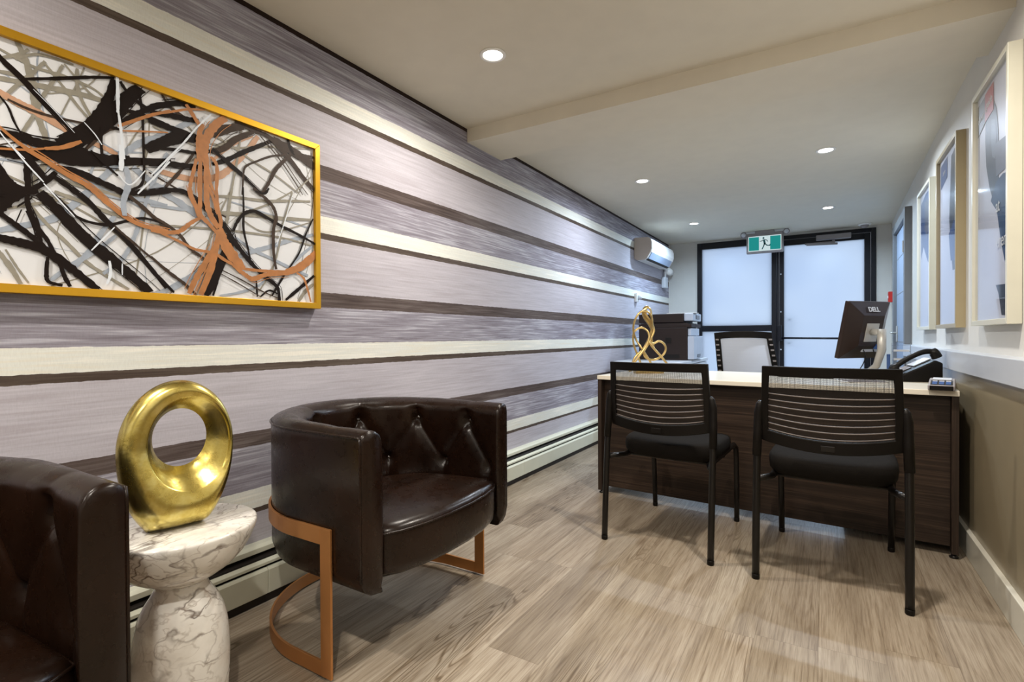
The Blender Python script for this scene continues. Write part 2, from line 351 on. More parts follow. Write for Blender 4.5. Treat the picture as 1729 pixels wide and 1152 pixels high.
def Rz(a): return Matrix.Rotation(a, 4, 'Z')

# ---------------------------------------------------------------- room shell
XL, YB, YF, ZC = -1.90, -2.4, 7.40, 2.29
def XR(y): return 0.60 + max(0.0, y - 3.5) * 0.0135
struct('floor', MB().box(XL - .1, 0.85, YB - .1, YF + .15, -0.12, 0.0), M['floor'], 'light greyish oak vinyl plank floor', 'floor')
struct('ceiling', MB().box(XL - .1, 0.85, YB - .1, YF + .15, ZC, ZC + .12), M['ceil'], 'plain painted ceiling with round downlights', 'ceiling')
struct('wall_left', MB().box(XL - .1, XL, YB, YF + .1, 0, ZC), M['paper'], 'left wall papered in mauve, cream and brown horizontal stripes', 'wall')
b = MB(); ys = [YB, 3.5, YF + .1]
b.prism([(XR(y), y) for y in ys] + [(0.85, ys[-1]), (0.85, ys[0])], 0, ZC, 2)
struct('wall_right', b, M['wall'], 'right wall painted off-white above the rail', 'wall')
struct('wall_back', MB().box(XL - .1, 0.85, YB - .1, YB, 0, ZC), M['wall'], 'plain wall behind the seating end of the room', 'wall')
DX0, DX1, DZ = -1.508, 0.506, 2.262
b = MB(); b.box(XL, DX0, YF, YF + .1, 0, ZC); b.box(DX1, 0.80, YF, YF + .1, 0, ZC); b.box(DX0, DX1, YF, YF + .1, DZ, ZC)
struct('wall_far', b, M['wall'], 'cream far wall around the dark-framed glass door', 'wall')
struct('trim_1', MB().box(XL, XR(2.8) + .02, 2.60, 2.985, 2.207, ZC + .01), M['ceil'], 'dropped ceiling beam crossing the room', 'beam')
# dado wall, rail, baseboard on the right
b = MB(); b.prism([(XR(y) - .04, y) for y in (YB, 3.5, 5.5)] + [(XR(5.5) + .01, 5.5), (XR(3.5) + .01, 3.5), (XR(YB) + .01, YB)], 0.0, 0.83, 2)
struct('wall_right_dado', b, M['dado'], 'glossy taupe lower part of the right wall', 'wall')
b = MB(); b.prism([(XR(y) - .062, y) for y in (YB, 3.5, 5.5)] + [(XR(5.5) + .01, 5.5), (XR(3.5) + .01, 3.5), (XR(YB) + .01, YB)], 0.822, 0.918, 2)
struct('trim_2', b, M['rail'], 'wide pale grey chair rail along the right wall', 'chair rail', bevel=.004)
b = MB(); b.prism([(XR(y) - .058, y) for y in (YB, 3.5, 5.5)] + [(XR(5.5) - .03, 5.5), (XR(3.5) - .03, 3.5), (XR(YB) - .03, YB)], 0, 0.115, 2)
struct('baseboard_right', b, M['trimw'], 'cream baseboard at the foot of the taupe wall', 'baseboard', bevel=.003)
struct('baseboard_back', MB().box(XL, 0.54, YB, YB + .015, 0, 0.11), M['trimw'], 'cream baseboard on the wall behind the seating', 'baseboard')

# ---------------------------------------------------------------- baseboard heater (left wall)
t = thing('baseboard_heater', 'long cream enamel hydronic baseboard heater along the striped wall', 'heater', (XL, 2.5, 0))
L0, L1 = YB + 0.0 - 2.5, 4.85 - 2.5
def hb(name, pts, mat, y0=L0, y1=L1): return MB().prism([(p[0], p[1]) for p in pts], y0, y1, 1).build(name, mat, t, bevel=.0015)
hb('back_plate', [(0.001, .06), (0.001, .205), (.035, .205), (.052, .197), (.052, .178), (.046, .178), (.046, .190), (.01, .195), (.01, .06)], M['heater'])
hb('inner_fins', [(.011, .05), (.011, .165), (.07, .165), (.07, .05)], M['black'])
hb('damper', [(.050, .150), (.052, .164), (.088, .150), (.088, .139), (.080, .145)], M['heater'])
ends = [L0, -3.05, -1.32, 0.62, 1.88, L1]
for a, c in zip(ends[:-1], ends[1:]):
    hb('front_panel', [(.088, .030), (.098, .034), (.100, .122), (.094, .130), (.080, .130), (.080, .124), (.090, .122), (.090, .038)], M['heater'], a + .001, c - .001)
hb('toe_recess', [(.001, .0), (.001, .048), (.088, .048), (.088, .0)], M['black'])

# ---------------------------------------------------------------- downlights
lampL = []
for i, (x, y, c, pw) in enumerate(LAMPS):
    lab = {0: 'round recessed downlight near the camera, before the beam', 1: 'recessed downlight right of the camera before the beam', 2: 'recessed downlight just past the beam on the striped wall side',
           3: 'recessed downlight past the beam on the poster wall side', 4: 'far recessed downlight beside the air conditioner', 5: 'far recessed downlight in front of the glass door', 6: 'unseen fill downlight behind the camera over the left leather armchair', 7: 'unseen fill downlight behind the camera on the poster wall side'}.get(i, 'rearmost unseen fill downlight, near the wall behind the camera')
    t = thing('ceiling_downlight', lab, 'light', (x, y, ZC), 0, 'recessed ceiling downlights')
    MB().lathe([(.044, 0), (.060, 0), (.061, -.003), (.058, -.006), (.046, -.006), (.044, -.003)], 36).build('trim_ring', M['white'], t)
    MB().lathe([(.0, -.0015), (.044, -.0015), (.044, -.004), (.0, -.005)], 36).build('lens', M['lens'], t)
    la = bpy.data.lights.new('downlight_bulb', 'AREA'); la.shape = 'DISK'; la.size = 0.085; la.energy = pw; la.color = c; la.spread = radians(165)
    la.energy *= .95; lo = bpy.data.objects.new('bulb', la); COL.objects.link(lo); lo.parent = t; lo.location = (0, 0, -.009)

# ---------------------------------------------------------------- storefront: window and door at the far end
def bar(mb, x0, x1, z0, z1, y0=YF - .02, y1=YF + .05, bev=.004): mb.box(x0, x1, y0, y1, z0, z1, bev)
MX0, MX1 = -0.592, -0.452
t = bpy.data.objects.new('window_1', None); COL.objects.link(t); tag(t, 'dark-framed frosted side window left of the glass door', 'window', kind='structure')
b = MB(); bar(b, DX0, DX0 + .062, 0, DZ); bar(b, MX0, MX0 + .055, 0, DZ); bar(b, DX0 + .062, MX0, DZ - .085, DZ); bar(b, DX0 + .062, MX0, 1.058, 1.135); bar(b, DX0 + .062, MX0, 0, .12)
b.build('window_frame', M['frameb'], t)
MB().box(DX0 + .05, MX0 + .01, YF + .01, YF + .016, .11, DZ - .06).build('pane', M['frost'], t)
t = bpy.data.objects.new('door_1', None); COL.objects.link(t); tag(t, 'frosted glass exterior door in a near-black frame', 'door', kind='structure')
b = MB(); bar(b, MX0 + .057, MX0 + .085, 0, DZ); bar(b, DX1 - .05, DX1, 0, DZ); bar(b, MX0 + .085, DX1 - .05, DZ - .05, DZ); b.build('door_frame', M['frameb'], t)
b = MB(); bar(b, MX0 + .088, MX1, 0.01, DZ - .053, YF - .01, YF + .035); bar(b, .392, DX1 - .053, 0.01, DZ - .053, YF - .01, YF + .035)
bar(b, MX1, .392, DZ - .125, DZ - .053, YF - .01, YF + .035); bar(b, MX1, .392, .01, .2, YF - .01, YF + .035); b.build('door_leaf', M['frameb'], t)
MB().box(MX1 - .01, .40, YF + .01, YF + .016, .19, DZ - .11).build('pane', M['frost'], t)
b = MB(); b.tube([(MX1 - .04, YF - .075, .968), (.44, YF - .075, .958)], .012, 12); b.box(MX1 - .065, MX1 - .02, YF - .095, YF - .008, .93, 1.13, .006); b.box(.40, .44, YF - .09, YF - .008, .90, 1.02, .006)
b.build('push_bar', M['frameb'], t)
b = MB(); b.tube([(MX1 + .06, YF + .09, .86), (MX1 + .06, YF + .09, 1.24)], .016, 10); b.tube([(MX1 + .06, YF + .02, .9), (MX1 + .06, YF + .09, .9)], .01, 8); b.tube([(MX1 + .06, YF + .02, 1.2), (MX1 + .06, YF + .09, 1.2)], .01, 8)
b.build('outer_pull_handle', M['silver'], t)
b = MB()
for z in (.82, 1.3, 1.78): b.lathe([(.0, 0), (.009, 0), (.007, .004), (0, .005)], 12, T=Matrix.Translation((MX0 + .105, YF - .0105, z)) @ Matrix.Rotation(radians(90), 4, 'X'))
b.build('screw_head', M['lgrey'], t)
t = thing('door_closer', 'grey hydraulic door closer with folded arm above the glass door', 'door closer', (0.1, YF, 2.2))
MB().box(-.20, .16, -.085, -.012, -.04, .02, .008).build('closer_body', M['greyp'], t)
b = MB(); b.tube([(-.02, -.06, -.045), (-.02, -.06, -.06)], .014, 12); b.box(-.32, .0, -.075, -.05, -.085, -.065, .004, T=Matrix.Translation((0, 0, 0)))
b.box(-.31, .02, -.02, .004, -.012, .012, .003, T=Matrix.Translation((-.0, -.08, -.10)) @ Rz(radians(14))); b.build('closer_arm', M['greyp'], t)
# smoke detector
t = thing('smoke_detector', 'small white dome detector on the ceiling above the door corner', 'detector', (0.385, 7.22, ZC))
MB().lathe([(.0, 0), (.065, 0), (.066, -.012), (.055, -.020), (.0, -.020)], 32).build('base', M['white'], t)
MB().lathe([(.042, -.020), (.038, -.036), (.024, -.048), (0, -.051)], 28).build('dome', M['greyp'], t)
# fire pull
t = thing('fire_alarm_pull', 'red fire alarm box at the far right corner by the grey door', 'alarm', (XR(7.25), 7.22, 1.43))
MB().box(-.045, 0, -.04, .04, -.06, .06, .004).build('housing', M['red'], t); MB().box(-.052, -.043, -.025, .025, -.015, .012, .002).build('pull_bar', M['white'], t)

# side door on the right wall
t = bpy.data.objects.new('door_2', None); COL.objects.link(t); tag(t, 'blue-grey panelled side door in a dark grey frame on the right wall', 'door', kind='structure')
y0, y1 = 5.53, 6.62
def wallT(y): return Matrix.Translation((XR(y), y, 0)) @ Rz(-atan2(0.0135, 1.0))
T = wallT(y0); Wd = y1 - y0
b = MB(); b.box(-.05, .0, 0, .085, 0, 2.10, .003, T=T); b.box(-.05, .0, Wd - .085, Wd, 0, 2.10, .003, T=T); b.box(-.05, .0, 0.085, Wd - .085, 2.02, 2.10, .003, T=T); b.build('door_frame', M['doorf'], t)
b = MB(); b.box(-.022, -.001, .088, Wd - .088, .01, 2.017, .002, T=T)
b.build('door_leaf', M['doorb'], t)
b = MB()
for z in (.5, .93, 1.4, 1.75): b.box(-.0235, -.0222, .088, Wd - .088, z, z + .006, 0, T=T)
b.build('panel_groove', M['doorf'], t)
b = MB(); b.box(-.032, -.022, Wd - .20, Wd - .14, .93, 1.09, .004, T=T); b.tube([T @ Vector(p) for p in [(-.03, Wd - .17, 1.02), (-.07, Wd - .17, 1.02), (-.075, Wd - .18, 1.02), (-.075, Wd - .28, 1.02)]], .009, 10); b.build('door_handle', M['silver'], t)
b = MB()
for z in (.3, 1.72): b.box(-.058, -.048, .07, .10, z, z + .10, .002, T=T)
b.build('hinge', M['silver'], t)

# ---------------------------------------------------------------- exit sign
t = thing('exit_sign', 'green running-man emergency exit sign with twin round lamp heads', 'exit sign', (-0.64, 7.05, ZC))
SW, SH = .205, .112; SZ = -.155
MB().box(-.105, .105, -.045, .045, -.035, 0, .006).build('ceiling_canopy', M['greyp'], t)
b = MB(); b.box(-.02, .02, -.012, .012, -.06, -.03, .002); b.box(-SW, SW, -.025, .025, SZ - SH - .008, SZ + SH + .02, .012); b.build('housing', M['greyp'], t)
MB().box(-SW + .022, SW - .022, -.028, -.024, SZ - SH + .018, SZ + SH - .022, .001).build('sign_face', M['sign_w'], t)
b = MB(); b.box(-SW + .030, -.062, -.0295, -.0275, SZ - SH + .028, SZ + SH - .032); b.build('green_panel', M['sign_g'], t); b = MB(); b.box(.062, SW - .030, -.0295, -.0275, SZ - SH + .028, SZ + SH - .032); b.build('green_panel', M['sign_g'], t)
def ribbon2(b, pts, w, y, T=None):
    for (x0, z0), (x1, z1) in zip(pts[:-1], pts[1:]):
        d = Vector((x1 - x0, z1 - z0)).normalized(); n = Vector((-d.y, d.x)) * w / 2
        b.prism([(x0 + n.x, z0 + n.y), (x1 + n.x, z1 + n.y), (x1 - n.x, z1 - n.y), (x0 - n.x, z0 - n.y)], y, y - .0012, 1)
        b.lathe([(w / 2, 0), (w / 2, .0012)], 10, T=Matrix.Translation((x1, y, z1)) @ Matrix.Rotation(radians(90), 4, 'X'), smooth=False)
b = MB(); sc = .001; o = SZ
yy = -.0282
b.lathe([(.011, 0), (.011, .0012)], 16, T=Matrix.Translation((-.012, yy, o + .062)) @ Matrix.Rotation(radians(90), 4, 'X'), smooth=False)
ribbon2(b, [(-.006, o + .043), (.002, o - .008)], .022, yy); ribbon2(b, [(-.010, o + .042), (-.032, o + .028), (-.05, o + .024)], .008, yy)
ribbon2(b, [(-.002, o + .044), (.022, o + .036), (.034, o + .018)], .008, yy); ribbon2(b, [(.0, o - .004), (-.010, o - .036), (-.026, o - .070)], .012, yy); ribbon2(b, [(.004, o - .006), (.026, o - .030), (.058, o - .034), (.062, o - .022)], .012, yy)
b.build('running_man', M['sign_man'], t)
for s in (-1, 1):
    b = MB(); b.lathe([(0, -.03), (.024, -.03), (.035, -.02), (.037, .02), (.033, .028), (.0, .022)], 24, T=Matrix.Translation((s * (SW + .032), -.005, SZ + SH + .008)) @ Matrix.Rotation(radians(90), 4, 'X')); h = b.build('lamp_head', M['greyp'], t)
    MB().lathe([(0, 0), (.027, 0), (.025, .004), (0, .007)], 20, T=Matrix.Translation((s * (SW + .032), -.029, SZ + SH + .008)) @ Matrix.Rotation(radians(90), 4, 'X')).build('lamp_glass', M['lgrey'], h)

# ---------------------------------------------------------------- air conditioner
ay0, ay1 = 5.86, 6.86
t = thing('air_conditioner', 'white wall-mounted split air conditioner high on the striped wall', 'air conditioner', (XL, ay0, 1.88))
LA = ay1 - ay0
prof = [(.001, .02), (.001, .255), (.02, .262), (.165, .255), (.195, .235), (.205, .20), (.205, .125), (.19, .085), (.15, .02), (.12, .0), (.03, .0)]
MB().prism(prof, .02, LA - .02, 1).build('body', M['ac_white'], t, bevel=.004)
for a, c in ((0.0, .02), (LA - .02, LA)): MB().prism([(x * 1.005, z) for x, z in prof], a, c, 1).build('end_cap', M['ac_side'], t, bevel=.004)
b = MB(); b.prism([(.206, .20), (.209, .20), (.209, .125), (.195, .085), (.190, .085), (.206, .128)], .015, LA - .015, 1); b.build('front_cover', M['ac_white'], t, bevel=.001)
MB().prism([(.192, .088), (.197, .085), (.158, .016), (.150, .016)], .05, LA - .05, 1).build('louver', M['ac_lip'], t)
MB().prism([(.150, .019), (.153, .013), (.125, .0), (.12, .003)], .05, LA - .05, 1).build('outlet_slot', M['black'], t)
t = thing('condensate_pump', 'white condensate pump box and pipe sleeve under the air conditioner', 'pipe cover', (XL, 6.9, 1.7))
MB().box(.0, .055, .12, .26, -.05, .10, .012).build('box', M['lgrey'], t)
b = MB(); b.tube([(.03, .19, .10), (.03, .19, .16), (.06, .14, .20), (.06, .05, .20)], .016, 10); b.build('hose', M['white'], t)
b = MB(); b.tube([(.055, .22, .185), (.055, .40, .185)], .05, 20); b.build('sleeve', M['ac_white'], t)
t = thing('motion_sensor', 'small white sensor on the striped wall left of the air conditioner', 'sensor', (XL, 5.9, 1.455))
MB().box(0, .03, -.035, .05, -.055, .045, .004).build('back_box', M['white'], t)
MB().lathe([(0, .0), (.028, .0), (.024, .03), (.010, .045), (0, .046)], 20, T=Matrix.Translation((.03, .02, -.005)) @ Matrix.Rotation(radians(90), 4, 'Y')).build('eye', M['lgrey'], t)
# ---------------------------------------------------------------- framed abstract painting (left wall)
PX = XL + .026
t = thing('framed_painting', 'large gold-framed abstract painting of tangled brown and orange strokes', 'painting', (0, 0, 0))
AY0, AY1, AZ0, AZ1 = -0.10, 1.474, 1.124, 1.829
def fr(name, y0, y1, z0, z1, miter): 
    b = MB(); b.prism(miter, XL + .001, XL + .041, 0); return b.build(name, M['brass'], t, bevel=.0012)
fw = .024
fr('frame_rail', 0, 0, 0, 0, [(AY0, AZ0), (AY1, AZ0), (AY1 - fw, AZ0 + fw), (AY0 + fw, AZ0 + fw)])
fr('frame_rail', 0, 0, 0, 0, [(AY0, AZ1), (AY1, AZ1), (AY1 - fw, AZ1 - fw), (AY0 + fw, AZ1 - fw)])
fr('frame_rail', 0, 0, 0, 0, [(AY1, AZ0), (AY1, AZ1), (AY1 - fw, AZ1 - fw), (AY1 - fw, AZ0 + fw)])
fr('frame_rail', 0, 0, 0, 0, [(AY0, AZ0), (AY0, AZ1), (AY0 + fw, AZ1 - fw), (AY0 + fw, AZ0 + fw)])
MB().box(XL + .002, PX, AY0 + fw - .002, AY1 - fw + .002, AZ0 + fw - .002, AZ1 - fw + .002).build('canvas', M['canvas'], t)
VIEWS = {'a': (0, 40, .1997), 'b': (0, 250, .2170), 'c': (260, 130, .17357), 'd': (260, 320, .1779)}
SM = ['st_gr', 'st_bl', 'st_or2', 'st_dk', 'st_black', 'st_or', 'st_wh']
ST = [  # (view, paint, width in view px, points) in painting order
('b','st_bl',60,[(-60,650),(200,600),(420,545),(560,450),(700,330),(850,180),(960,60)]),
('a','st_bl',55,[(1000,1130),(1180,1010),(1330,960),(1420,900)]),
('c','st_bl',60,[(-60,620),(120,590),(260,480),(420,420)]),
('a','st_gr',52,[(-40,455),(200,500),(500,560),(800,630),(1010,720),(1180,790),(1420,900)]),
('a','st_gr',40,[(-30,400),(150,440),(330,520)]),
('a','st_gr',60,[(140,150),(210,300),(260,470),(290,640),(330,820),(380,960),(395,1150)]),
('b','st_gr',50,[(370,-20),(365,80),(300,200),(230,290)]),
('a','st_gr',34,[(-40,690),(120,540),(260,430),(380,320)]),
('a','st_gr',34,[(180,930),(280,780),(360,620),(450,480),(530,350)]),
('a','st_gr',30,[(370,330),(520,520),(640,680),(770,830)]),
('a','st_gr',36,[(650,380),(650,520),(690,650),(780,810)]),
('a','st_gr',26,[(-30,200),(150,300),(320,380),(560,450),(800,560),(950,700)]),
('a','st_gr',24,[(540,340),(650,470),(760,590),(900,680)]),
('a','st_gr',26,[(120,300),(300,260),(480,300),(620,350)]),
('a','st_gr',30,[(0,290),(160,260),(240,220)]),
('a','st_or2',75,[(-40,560),(130,660),(290,740),(430,820),(620,940)]),
('a','st_or2',50,[(780,1010),(900,1060),(990,1110)]),
('c','st_or2',70,[(60,920),(240,970),(440,1000),(640,960),(780,850),(900,720),(1010,580)]),
('c','st_or2',34,[(560,820),(680,720),(800,640),(960,580)]),
('d','st_bl',70,[(80,40),(230,120),(400,240),(520,330)]), ('d','st_bl',34,[(-40,150),(160,175),(300,190),(420,170)]),
('d','st_bl',36,[(760,450),(930,570),(1120,660),(1280,740),(1460,820)]), ('d','st_bl',46,[(740,660),(900,600),(1110,540),(1300,480),(1510,430)]),
('d','st_gr',30,[(560,60),(820,80),(1060,110),(1280,110),(1480,115)]), ('d','st_gr',46,[(600,220),(800,235),(1000,250),(1200,275),(1490,290)]),
('d','st_gr',24,[(-40,330),(200,350),(480,370),(800,400),(1100,440),(1300,480),(1510,540)]),
('d','st_gr',34,[(640,560),(690,300),(720,80),(740,-20)]), ('d','st_gr',22,[(830,230),(1010,170),(1150,110),(1310,20)]), ('d','st_gr',16,[(850,300),(1030,400),(1250,380),(1490,310)]),
('d','st_bl',60,[(-40,1010),(180,930),(360,820),(560,720)]), ('d','st_bl',26,[(620,1010),(800,980),(960,930),(1060,860)]), ('d','st_gr',20,[(1000,960),(1080,830),(1160,640),(1230,300),(1310,30)]),
('d','st_bl',34,[(1300,720),(1400,620),(1500,540)]), ('d','st_gr',40,[(1370,1060),(1440,960),(1510,900)]),
('b','st_gr',30,[(240,450),(360,590),(520,740),(660,880),(820,990),(1000,1100)]), ('b','st_gr',44,[(-20,800),(80,930),(160,1060)]), ('b','st_gr',20,[(40,790),(130,930),(220,1050)]),
('b','st_bl',40,[(570,940),(700,790),(800,640),(900,520)]), ('b','st_bl',36,[(380,1040),(540,920),(760,790),(900,680)]), ('b','st_bl',40,[(740,330),(900,380),(1080,400),(1300,450)]),
('b','st_gr',30,[(420,230),(600,290),(800,340),(1000,400)]), ('b','st_gr',26,[(60,470),(300,430),(520,390)]), ('b','st_bl',34,[(800,980),(960,850),(1060,650),(1140,400),(1240,150),(1300,40)]),
('b','st_gr',36,[(420,340),(640,420),(840,500),(960,540)]), ('b','st_bl',60,[(1030,150),(1130,230),(1220,300),(1300,310)]),
('c','st_gr',24,[(740,1150),(780,950),(820,720),(850,500)]), ('c','st_gr',20,[(560,560),(760,680),(960,820),(1180,960),(1400,1130)]), ('c','st_gr',20,[(-20,480),(200,580),(420,680)]),
('c','st_gr',24,[(560,650),(800,690),(1100,680),(1300,690),(1540,700)]),
('a','st_dk',26,[(60,640),(230,720),(450,790),(740,850)]), ('a','st_dk',30,[(990,880),(880,920),(780,1010),(680,1100)]), ('c','st_dk',34,[(100,1080),(250,920),(380,750)]),
('c','st_dk',34,[(70,170),(150,290),(300,400),(420,440)]),
('a','st_black',46,[(-40,240),(60,350),(200,480),(330,620),(470,770),(640,950)]), ('a','st_black',34,[(-10,300),(120,410),(220,490)]),
('a','st_black',30,[(210,470),(500,465),(760,455),(960,460)]), ('a','st_black',20,[(-20,600),(60,700),(120,840),(185,950)]),
('a','st_black',90,[(970,480),(920,620),(850,740),(760,850),(620,940),(480,1010)]), ('a','st_black',140,[(1190,540),(1070,640),(960,760),(820,880),(680,980),(560,1100)]),
('a','st_black',80,[(-30,930),(140,950),(330,1010),(540,1040),(740,1090)]), ('a','st_black',110,[(-50,1060),(200,1110),(480,1090),(700,1120),(900,1150),(1100,1150)]),
('b','st_black',70,[(380,60),(560,110),(760,110),(960,105),(1160,110),(1330,110)]), ('c','st_black',60,[(-60,850),(150,850),(330,870),(480,880)]), ('c','st_black',50,[(560,850),(700,810),(850,740),(1000,680),(1150,620)]),
('a','st_black',34,[(1010,490),(1080,590),(1210,700),(1400,790)]), ('a','st_black',26,[(1170,560),(1200,800),(1210,1150)]), ('a','st_black',44,[(1230,720),(1330,690),(1440,680)]),
('a','st_black',40,[(1000,720),(1150,760),(1290,810),(1430,870)]), ('a','st_black',50,[(1010,850),(1110,790),(1210,740),(1290,720)]), ('a','st_black',30,[(860,1150),(860,890),(1020,900)]),
('c','st_black',60,[(-40,310),(110,270),(260,260),(400,300)]), ('c','st_black',60,[(-40,350),(120,370),(300,410),(430,430)]), ('c','st_black',70,[(-60,420),(80,470),(260,540),(420,590)]),
('c','st_black',120,[(-80,710),(80,640),(240,590),(400,600)]), ('c','st_black',36,[(-20,690),(200,710),(420,740),(640,710)]), ('c','st_dk',90,[(560,560),(700,510),(860,480)]), ('c','st_dk',60,[(560,730),(680,690),(800,600),(960,540)]),
('c','st_dk',44,[(780,440),(960,520),(1120,590),(1290,740)]), ('c','st_black',44,[(560,700),(700,830),(850,960),(1040,1140)]), ('c','st_dk',40,[(1040,1140),(1110,1030),(1180,900),(1290,790),(1340,740)]), ('c','st_dk',24,[(1310,760),(1150,770),(1000,820),(880,880),(860,1000),(850,1150)]),
('c','st_dk',46,[(1080,560),(1200,680),(1330,820),(1450,980),(1560,1110)]), ('c','st_dk',100,[(1150,610),(1300,700),(1440,790),(1560,880)]), ('c','st_black',40,[(1290,600),(1320,700),(1360,760)]), ('c','st_dk',30,[(1350,740),(1470,770),(1560,790)]),
('c','st_dk',14,[(1020,570),(1180,760),(1320,960),(1440,1150)]), ('c','st_dk',12,[(1090,620),(1230,780),(1380,1000),(1490,1150)]), ('c','st_gr',14,[(1540,960),(1440,1050),(1370,1120)]),
('b','st_black',190,[(-120,230),(-10,360),(-60,470)]), ('b','st_black',80,[(-40,120),(60,270),(170,330),(290,330)]), ('b','st_black',70,[(-60,480),(70,410),(190,340)]), ('b','st_black',50,[(210,40),(205,180),(215,330)]), ('b','st_black',44,[(230,330),(340,270),(430,190)]),
('b','st_black',60,[(140,-10),(230,110),(350,250)]), ('b','st_black',100,[(300,350),(430,470),(560,610),(700,740),(860,870),(1010,990),(1170,1130)]), ('b','st_black',46,[(200,370),(220,480),(270,590),(310,730)]), ('b','st_black',32,[(250,560),(350,700),(420,830),(460,920)]),
('b','st_black',44,[(-20,500),(120,600),(280,720),(400,830)]), ('b','st_black',80,[(-60,690),(120,730),(300,780),(440,860),(600,980),(760,1110)]), ('b','st_black',34,[(365,850),(355,960),(370,1040),(480,1070)]), ('b','st_black',34,[(460,910),(500,1010),(540,1080)]),
('b','st_black',56,[(420,150),(600,190),(780,270),(930,340),(1010,400)]), ('b','st_dk',34,[(980,360),(1090,450),(1200,550),(1310,640)]), ('b','st_black',50,[(420,230),(560,330),(700,440),(820,570),(960,700),(1100,860),(1290,1090)]), ('b','st_dk',20,[(880,610),(1010,720),(1150,840),(1310,960)]),
('b','st_black',26,[(450,390),(540,500),(660,570),(830,600),(980,570),(1120,550),(1300,600)]), ('b','st_black',50,[(1000,350),(1150,350),(1310,330)]), ('b','st_black',24,[(1110,60),(1112,200),(1090,290),(1010,330)]), ('b','st_black',20,[(700,20),(800,120),(910,220)]),
('d','st_black',56,[(-60,40),(100,10),(260,20),(380,90),(480,180),(580,270),(680,380),(740,480),(830,600),(950,740),(1060,840),(1160,930),(1180,1060)]), ('d','st_black',90,[(690,420),(710,500),(640,660),(560,850),(480,1010)]), ('d','st_black',30,[(640,700),(600,840),(550,1010)]),
('d','st_black',36,[(740,400),(780,310),(850,230),(950,210),(1080,280),(1200,350),(1360,430),(1520,520)]), ('d','st_black',26,[(835,-20),(840,200),(840,380),(880,560),(910,700)]), ('d','st_dk',40,[(930,-10),(1040,80),(1120,170),(1150,270),(1125,380),(1125,600),(1150,760)]), ('d','st_black',26,[(950,20),(1040,40),(1080,-10)]),
('d','st_black',20,[(1500,280),(1430,430),(1370,600),(1270,750)]), ('d','st_black',26,[(1230,810),(1150,940),(1110,1010)]), ('d','st_black',22,[(960,870),(970,1020)]), ('d','st_black',20,[(1000,1020),(1080,960),(1160,990)]), ('d','st_black',36,[(1240,1050),(1370,940),(1510,820)]),
('d','st_dk',34,[(-40,250),(100,330),(230,430),(330,560),(450,650),(560,740)]), ('d','st_dk',34,[(-40,640),(120,780),(270,890),(390,1000)]), ('d','st_black',36,[(-40,760),(80,880),(180,980)]), ('d','st_dk',14,[(640,770),(820,860),(1000,960),(1160,1030)]), ('d','st_dk',12,[(620,800),(800,900),(1000,1020)]),
('a','st_or',34,[(-30,860),(120,990),(250,1080),(380,1150)]), ('b','st_or',46,[(180,0),(330,90),(500,200),(680,300),(830,430),(960,530),(1090,600),(1300,650)]), ('a','st_or',40,[(370,1060),(520,1050),(680,1000)]), ('a','st_or',22,[(-20,1060),(200,1070),(370,1060)]),
('a','st_or',30,[(990,870),(1110,830),(1260,780),(1430,740)]), ('a','st_or',16,[(1000,910),(1200,915),(1410,925)]), ('c','st_or',24,[(-30,370),(150,345),(320,320),(480,325)]), ('d','st_or',44,[(-40,390),(110,410),(230,400),(340,320),(430,270)]), ('d','st_or',30,[(60,420),(220,490),(380,570),(560,610),(720,710)]),
('c','st_or',46,[(300,270),(370,380),(440,490)]), ('c','st_or',90,[(690,400),(590,470),(500,600),(480,740),(500,880)]), ('c','st_or',60,[(460,460),(430,560),(420,700),(430,830)]), ('c','st_or',40,[(400,800),(370,930),(340,1060),(340,1160)]), ('c','st_or',50,[(440,820),(430,1000),(430,1160)]), ('c','st_or',66,[(500,820),(500,1000),(500,1160)]), ('c','st_or',40,[(540,780),(600,880),(590,1160)]), ('c','st_or',30,[(520,900),(540,1040),(590,1160)]), ('c','st_or',80,[(450,560),(460,700),(500,800)]),
('d','st_or',50,[(325,-20),(350,90),(400,190),(420,270)]), ('d','st_or',46,[(425,-20),(425,120),(430,240),(510,330),(580,410)]), ('d','st_or',64,[(490,-20),(490,130),(530,260),(600,370)]), ('d','st_or',40,[(580,-20),(590,160),(620,300),(610,440)]), ('d','st_or',36,[(510,-20),(560,120),(590,240)]),
('d','st_or',120,[(600,380),(660,520),(740,640),(830,760)]), ('d','st_or',60,[(600,430),(560,560),(460,720),(370,880),(320,990)]), ('d','st_or',70,[(600,440),(560,640),(500,830),(430,1000)]), ('d','st_or',50,[(740,720),(850,810),(930,850),(1060,810),(1250,800)]), ('d','st_or',34,[(810,750),(960,770),(1120,780),(1260,780)]), ('d','st_or',80,[(1240,790),(1370,740),(1460,670),(1530,600)]), ('d','st_or',26,[(1340,790),(1410,850),(1450,970),(1475,1070)]), ('d','st_or',34,[(560,600),(640,660),(740,720)]),
('a','st_wh',50,[(980,460),(985,640),(985,760)]), ('a','st_wh',36,[(990,760),(1010,900),(1040,1150)]), ('b','st_wh',60,[(930,-20),(935,100),(930,180)]), ('b','st_bl',50,[(970,150),(990,280),(950,420),(960,530)]), ('b','st_wh',16,[(900,190),(1000,290),(1120,180)]),
('a','st_wh',20,[(-20,910),(60,1010),(200,1150)]), ('b','st_wh',22,[(80,-10),(200,130),(330,270)]), ('b','st_wh',20,[(330,280),(440,400),(570,540)]), ('a','st_wh',10,[(270,560),(430,720),(620,930)]), ('a','st_wh',16,[(700,840),(790,940),(850,1030)]),
